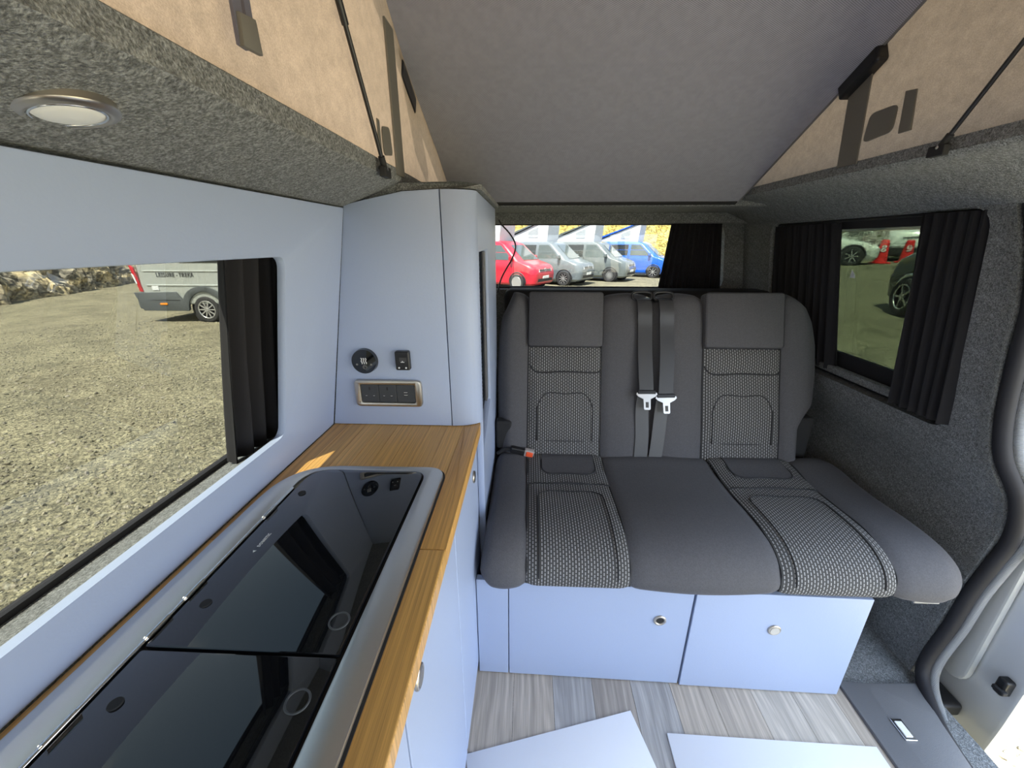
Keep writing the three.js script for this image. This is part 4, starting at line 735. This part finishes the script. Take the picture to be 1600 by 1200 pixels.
function vehicle({ name, label, group, levels = CAMPER, paint, at, heading, scale = 1, pop = 0, popMat, alloy = alloyDark, solid = false, spokes = 10, archMat = trimBlack, lower, glass = paleGlass, near = 1, sy = 1, wx = [1.62, -1.42], category = 'van' }) {
  const L = levels.map((l) => [l[0] * sy, ...l.slice(1)]), o = thing(name, label, category, [0, 0, 0], group), R = 0.335;
  const ry = Math.atan2(-heading[1], heading[0]); o.rotation.y = ry; o.scale.setScalar(scale);
  const off = V(wx[0], 0, near * 0.84).applyAxisAngle(V(0, 1, 0), ry).multiplyScalar(scale); // front wheel on the seen side stands at `at`
  o.position.set(at[0] - off.x, groundY(at[0], at[1]) - 0.01, at[1] - off.z);
  mesh('body', ringLoft(L), paint, o);
  const W = (y) => lv(L, y, 3), XF = (y) => lv(L, y, 2), XR = (y) => lv(L, y, 1), isVan = levels === CAMPER;
  const yb = (isVan ? 1.2 : 0.97) * sy, yt = (isVan ? 1.78 : 1.33) * sy;
  // glazing
  const f0 = XF(yb), f1 = XF(yt);
  for (const s of [1, -1]) {
    const P = (x, y) => [x, y, s * (W(y) - 0.004)];
    const q = (pts, m = darkGlass) => { const a = pts.map((p) => P(...p)); mesh('side_window', panelOn(s > 0 ? a : a.reverse()), m, o); };
    if (isVan) { q([[0.22, yb], [f0 - 0.33, yb], [f1 - 0.30, yt], [0.22, yt]], glass); q([[-1.0, yb], [0.08, yb], [0.08, yt], [-1.0, yt]]); q([[-2.2, yb], [-1.12, yb], [-1.12, yt], [-2.1, yt]]); }
    else { q([[-0.55, yb], [f0 - 0.42, yb], [f1 - 0.25, yt], [-0.5, yt]]); q([[-1.6, yb], [-0.63, yb], [-0.58, yt], [-1.35, yt]]); }
    mesh('mirror', new RoundedBoxGeometry(0.14, 0.17, 0.2, 2, 0.04).translate(f0 - 0.36, yb + 0.08, s * (W(yb) + 0.1)), paint, o);
    mesh('head_lamp', panelOn((s > 0 ? (a) => a : (a) => a.reverse())([[XF(0.72 * sy) - 0.03, 0.72 * sy, s * 0.5], [XF(0.72 * sy) - 0.18, 0.74 * sy, s * 0.86], [XF(0.9 * sy) - 0.24, 0.90 * sy, s * 0.84], [XF(0.9 * sy) - 0.02, 0.86 * sy, s * 0.5]].reverse()), 0.05), lampM, o);
    for (const x of wx) {
      addWheel(o, x, R, s * 0.83, s, R, alloy, spokes, solid);
      mesh('wheel_arch', new THREE.TorusGeometry(R * 1.16, 0.035, 8, 28, Math.PI).translate(x, R, s * 0.93), archMat, o);
      mesh('wheel_well', new THREE.CylinderGeometry(R * 1.14, R * 1.14, 0.02, 32).rotateX(Math.PI / 2).translate(x, R + 0.01, s * 0.937), trimBlack, o).scale.z = 1;
    }
    if (lower) mesh('lower_cladding', box(-2.2, 2.1, 0.24, 0.62, s > 0 ? 0.935 : -0.965, s > 0 ? 0.965 : -0.935, 0.01), lower, o);
    for (const x of isVan ? [0.15] : [-0.6]) mesh('door_line', box(x - 0.008, x + 0.008, 0.35, yb, s > 0 ? W(0.62) - 0.012 : -W(0.62) - 0.004, s > 0 ? W(0.62) + 0.004 : -W(0.62) + 0.012), trimBlack, o);
  }
  for (const w of o.children.filter((c) => c.name === 'wheel')) w.position.z *= 1.1;
  const wz = (y) => W(y) - (isVan ? 0.30 : 0.34);
  mesh('windscreen', panelOn([[f0, yb, wz(yb)], [f0, yb, -wz(yb)], [f1, yt, -wz(yt)], [f1, yt, wz(yt)]].reverse(), -0.014), glass, o);
  const fx = (y) => XF(y * sy);
  const bar = (y, h, z, m, n = 'grille_bar', dx = 0.004) => mesh(n, new RoundedBoxGeometry(0.04, h, z * 2, 2, 0.012).translate(fx(y) - 0.012 + dx, y * sy, 0), m, o);
  bar(0.80, 0.10, 0.48, trimBlack, 'grille'); bar(0.83, 0.014, 0.48, alloyM, 'grille_bar', 0.012); bar(0.78, 0.014, 0.48, alloyM, 'grille_bar', 0.012);
  bar(0.42, 0.13, 0.62, trimBlack, 'air_intake'); bar(0.53, 0.11, 0.26, plateM, 'number_plate', 0.014);
  mesh('emblem', new THREE.TorusGeometry(0.065, 0.012, 8, 24).rotateY(Math.PI / 2).translate(fx(0.82) + 0.015, 0.82 * sy, 0), alloyM, o);
  if (lower) mesh('lower_bumper', new RoundedBoxGeometry(0.3, 0.42, 1.7, 3, 0.1).translate(2.36, 0.43, 0), lower, o);
  if (pop) { // lifted roof with canvas
    const yR = 1.95 * sy, c = panelOn([[-1.9, yR, 0.58], [0.5, yR, 0.58], [0.62, yR + pop, 0.6], [-1.9, yR + 0.03, 0.58]], -1.17);
    mesh('roof_canvas', c, popMat, o);
    mesh('lifted_roof', panelOn([[-2.05, yR + 0.05, 0.66], [0.72, yR + pop + 0.04, 0.66], [0.82, yR + pop + 0.12, 0.66], [-2.05, yR + 0.15, 0.66]], -1.32), paint, o);
    mesh('canvas_window', panelOn([[-0.5, yR + 0.16, 0.592], [0.05, yR + 0.16, 0.592], [0.05, yR + pop * 0.62, 0.596], [-0.5, yR + pop * 0.42, 0.592]], 0.01), std({ color: lin(0.35, 0.38, 0.4), roughness: 0.8 }), o);
    for (const s of [1, -1]) mesh('roof_strut', rod([-0.2, yR, s * 0.56], [0.4, yR + pop * 0.9, s * 0.56], 0.012), trimBlack, o);
  }
  return o;
}
const popWhite = std({ color: lin(0.72, 0.74, 0.75), roughness: 0.9 }), H1 = [0.865, 0.50];
const greyBlue = carPaint(0.12, 0.145, 0.16), greyGreen = carPaint(0.105, 0.125, 0.125);
vehicle({ name: 'camper_van', label: 'bright red camper van seen through the tailgate window beside the tower', group: 'camper vans parked in a row', paint: carPaint(0.55, 0.008, 0.03), at: [-0.45, -16.9], heading: H1, pop: 1.0, popMat: popWhite, alloy: alloyM, solid: true });
vehicle({ name: 'camper_van', label: 'blue-grey camper van parked next to the red one', group: 'camper vans parked in a row', paint: greyBlue, at: [1.62, -18.9], heading: H1, pop: 1.0, popMat: popWhite, spokes: 10 });
vehicle({ name: 'camper_van', label: 'grey camper van parked between the blue-grey and the blue one', group: 'camper vans parked in a row', paint: greyGreen, at: [4.1, -21.0], heading: H1, pop: 1.0, popMat: popWhite, spokes: 14 });
vehicle({ name: 'camper_van', label: 'bright blue camper van next to the tailgate curtain', group: 'camper vans parked in a row', paint: carPaint(0.005, 0.10, 0.55), at: [6.98, -23.5], heading: H1, pop: 1.0, popMat: popWhite, spokes: 8 });
vehicle({ name: 'parked_van', label: 'dark grey vehicle with pale wheel arch seen through the tinted side window', paint: carPaint(0.045, 0.05, 0.055), at: [7.0, -7.66], heading: [0.216, -0.977], near: -1, archMat: silver, alloy: alloyM, spokes: 5, glass: darkGlass });
vehicle({ name: 'parked_car', label: 'white hatchback car seen through the tinted side window', levels: CAR, category: 'car', paint: carPaint(0.80, 0.82, 0.80), at: [12.1, -16.2], heading: [0.86, 0.5], near: 1, spokes: 7, wx: [1.3, -1.25], glass: darkGlass });
vehicle({ name: 'delivery_van', label: 'tall white van with black lower bumper facing the camera behind the cones', paint: carPaint(0.72, 0.74, 0.75), at: [16.1, -19.6], heading: [-0.58, 0.81], near: 1, sy: 1.22, lower: trimBlack, glass: darkGlass, spokes: 6 });

// grey panel van by the rock face, seen through the window over the hob
{
  const K = 1.156, o = thing('motorhome_van', 'silver panel van with dark grey lower cladding and dark lettering', 'van', [0, 0, 0]);
  const Z = -9.42, Q = (x, y) => [x * K, 1.2 + (y - 1.2) * K]; // side points measured at z = -8.15
  const pt = (x, y, dz = 0) => [...Q(x, y), Z + dz];
  const sil = carPaint(0.44, 0.47, 0.45, 0.25), clad = std({ color: lin(0.075, 0.085, 0.088), roughness: 0.6 });
  const x0 = -8.13 * K, [, yc] = Q(0, 0.24), [, yB] = Q(0, -0.17);
  mesh('body', plate([[x0, yc - 0.3], [x0 + 5.4, yc - 0.3], [x0 + 5.9, yc + 0.3], [x0 + 5.3, yc + 0.95], [x0 + 4.6, yc + 1.9, 0.3], [x0 + 0.12, yc + 1.95, 0.2], [x0 + 0.02, yc + 0.6]], [], 1.95, (a, b, d) => [a, b, Z - 1.95 + d], { r: 0.06, bevel: 0.05 }), sil, o);
  for (const [y, h] of [[0.66, 0.016], [0.375, 0.020]]) { const [, q] = Q(0, y); mesh('body_rib', box(x0 + 0.18, x0 + 4.2, q - h, q + h, Z - 0.02, Z + 0.016, 0.014), sil, o); }
  // lower cladding with a cut for the wheel arch
  const [wxc, wyc] = Q(-6.80, -0.125), cl = [[x0 - 0.19, yc - 0.02], [x0 - 0.05, yB + 0.02], [wxc - 0.46, yB + 0.02]];
  for (let i = 0; i <= 14; i++) { const t = Math.PI - i / 14 * Math.PI; cl.push([wxc + 0.43 * Math.cos(t), wyc + 0.42 * Math.sin(t)]); }
  cl.push([wxc + 0.46, yB + 0.02], [x0 + 5.2, yB + 0.02], [x0 + 5.2, yc], [wxc + 0.6, yc]);
  for (let i = 0; i <= 10; i++) { const t = 0.45 + i / 10 * (Math.PI - 0.9); cl.push([wxc + 0.60 * Math.cos(t), wyc + 0.56 * Math.sin(t)]); }
  cl.push([wxc - 0.66, yc]);
  mesh('lower_cladding', plate(cl, [], 0.06, (a, b, d) => [a, b, Z - 0.03 + d], { bevel: 0.01 }), clad, o);
  mesh('rear_bumper', box(x0 - 0.19, x0 + 0.1, yB + 0.05, yc - 0.02, Z - 1.95, Z, 0.05), clad, o);
  mesh('cladding_line', box(x0 + 0.2, wxc - 0.6, yc - 0.20, yc - 0.188, Z + 0.02, Z + 0.034), trimBlack, o);
  mesh('wheel_well', new THREE.CylinderGeometry(0.43, 0.43, 0.1, 36).rotateX(Math.PI / 2).translate(wxc, wyc, Z - 0.12), trimBlack, o);
  for (const x of [wxc, wxc + 3.3]) addWheel(o, x, wyc, Z - 0.08, 1, 0.315, alloyM, 10, false);
  const tl = mesh('tail_lamp', plate([[...Q(-8.245, 0.80)], [...Q(-8.165, 0.72)], [...Q(-8.075, 0.24)], [...Q(-8.15, 0.24)]], [], 0.05, (a, b, d) => [a, b, Z - 0.03 + d], { r: 0.02, bevel: 0.008 }), redLamp, o);
  mesh('clear_lens', plate([[...Q(-8.225, 0.62)], [...Q(-8.175, 0.58)], [...Q(-8.145, 0.40)], [...Q(-8.175, 0.40)]], [], 0.02, (a, b, d) => [a, b, Z + 0.008 + d], { r: 0.02 }), lampM, tl);
  mesh('side_marker', box(...[Q(-7.77, 0)[0], Q(-7.61, 0)[0], Q(0, -0.03)[1], Q(0, 0.012)[1]], Z + 0.02, Z + 0.045, 0.01), std({ color: lin(0.8, 0.25, 0.01), roughness: 0.3 }), o);
  mesh('fuel_flap', new RoundedBoxGeometry(0.17, 0.13, 0.02, 3, 0.05).translate(...pt(-7.80, 0.325, 0.004)), lampM, o);
  const tx = text('LEISURE - TREKA', 0.095, 0.006, font), b = tx.boundingBox; tx.computeBoundingBox(); const wd = tx.boundingBox.max.x - tx.boundingBox.min.x;
  mesh('lettering', tx.scale(0.80 * K / wd, 1, 1).translate(...pt(-7.31, 0.585, 0.002)), std({ color: lin(0.06, 0.065, 0.065), roughness: 0.5 }), o);
  mesh('window_edge', box(...[Q(-7.15, 0)[0], Q(-6.2, 0)[0], Q(0, 0.825)[1], Q(0, 1.3)[1]], Z - 0.01, Z + 0.012, 0.02), darkGlass, o);
  mesh('rear_door_handle', box(x0 - 0.03, x0 + 0.02, yc + 0.5, yc + 0.7, Z - 1.0, Z - 0.95), trimBlack, o);
}
// traffic cones with white sleeves and a number
function cone(x, z, n, label) {
  const o = thing('traffic_cone', label, 'cone', [x, groundY(x, z), z], 'red cones in front of the white van');
  const red = std({ color: lin(0.75, 0.02, 0.02), roughness: 0.5 });
  mesh('base', new RoundedBoxGeometry(0.46, 0.06, 0.46, 2, 0.02).translate(0, 0.03, 0), red, o);
  mesh('cone_body', new THREE.CylinderGeometry(0.13, 0.2, 0.78, 24).translate(0, 0.44, 0), red, o);
  mesh('cap', new THREE.CylinderGeometry(0.09, 0.13, 0.05, 24).translate(0, 0.85, 0), red, o);
  const t = text(n, 0.24, 0.03); const m = mesh('number', t, printWhite, o); m.position.set(-0.09, 0.56, 0.13); m.rotation.y = -0.68; return o;
}
cone(13.6, -16.7, '8', 'red cone with a white figure in front of the tall white van'); cone(15.05, -17.3, '9', 'red cone beside the dark vehicle, further from the white car');
// bush behind the white van
{
  const x = 21.2, z = -23.6, o = thing('green_bush', 'leafy green bush behind the tall white van', 'bush', [x, groundY(x, z), z]);
  mesh('trunk', rod([0, 0, 0], [0.1, 1.4, 0], 0.12, 0.08), std({ color: lin(0.08, 0.055, 0.03), roughness: 1 }), o);
  const leaf = new THREE.PlaneGeometry(0.16, 0.10), im = new THREE.InstancedMesh(leaf, phys({ color: lin(0.10, 0.22, 0.03), roughness: 0.8, transmission: 0.3, thickness: 0 }), 5200), d = new THREE.Object3D(), c = new THREE.Color();
  for (let i = 0; i < 5200; i++) { const a = rnd() * 6.283, b = Math.acos(rr(-1, 1)), r = 1.6 * (0.72 + 0.3 * rnd()) * (1 + 0.18 * Math.sin(a * 5) * Math.sin(b * 4)); d.position.set(r * Math.sin(b) * Math.cos(a) * 1.15, 1.75 + r * Math.cos(b), r * Math.sin(b) * Math.sin(a)); d.rotation.set(rnd() * 6, rnd() * 6, rnd() * 6); d.scale.setScalar(rr(0.7, 1.3)); d.updateMatrix(); im.setMatrixAt(i, d.matrix); const k = rr(0.6, 1.3); im.setColorAt(i, c.setRGB(k, k, k * 0.8)); }
  im.name = 'leaves'; im.userData = { kind: 'stuff' }; im.castShadow = im.receiveShadow = true; o.add(im);
}

renderer.render(scene, camera);
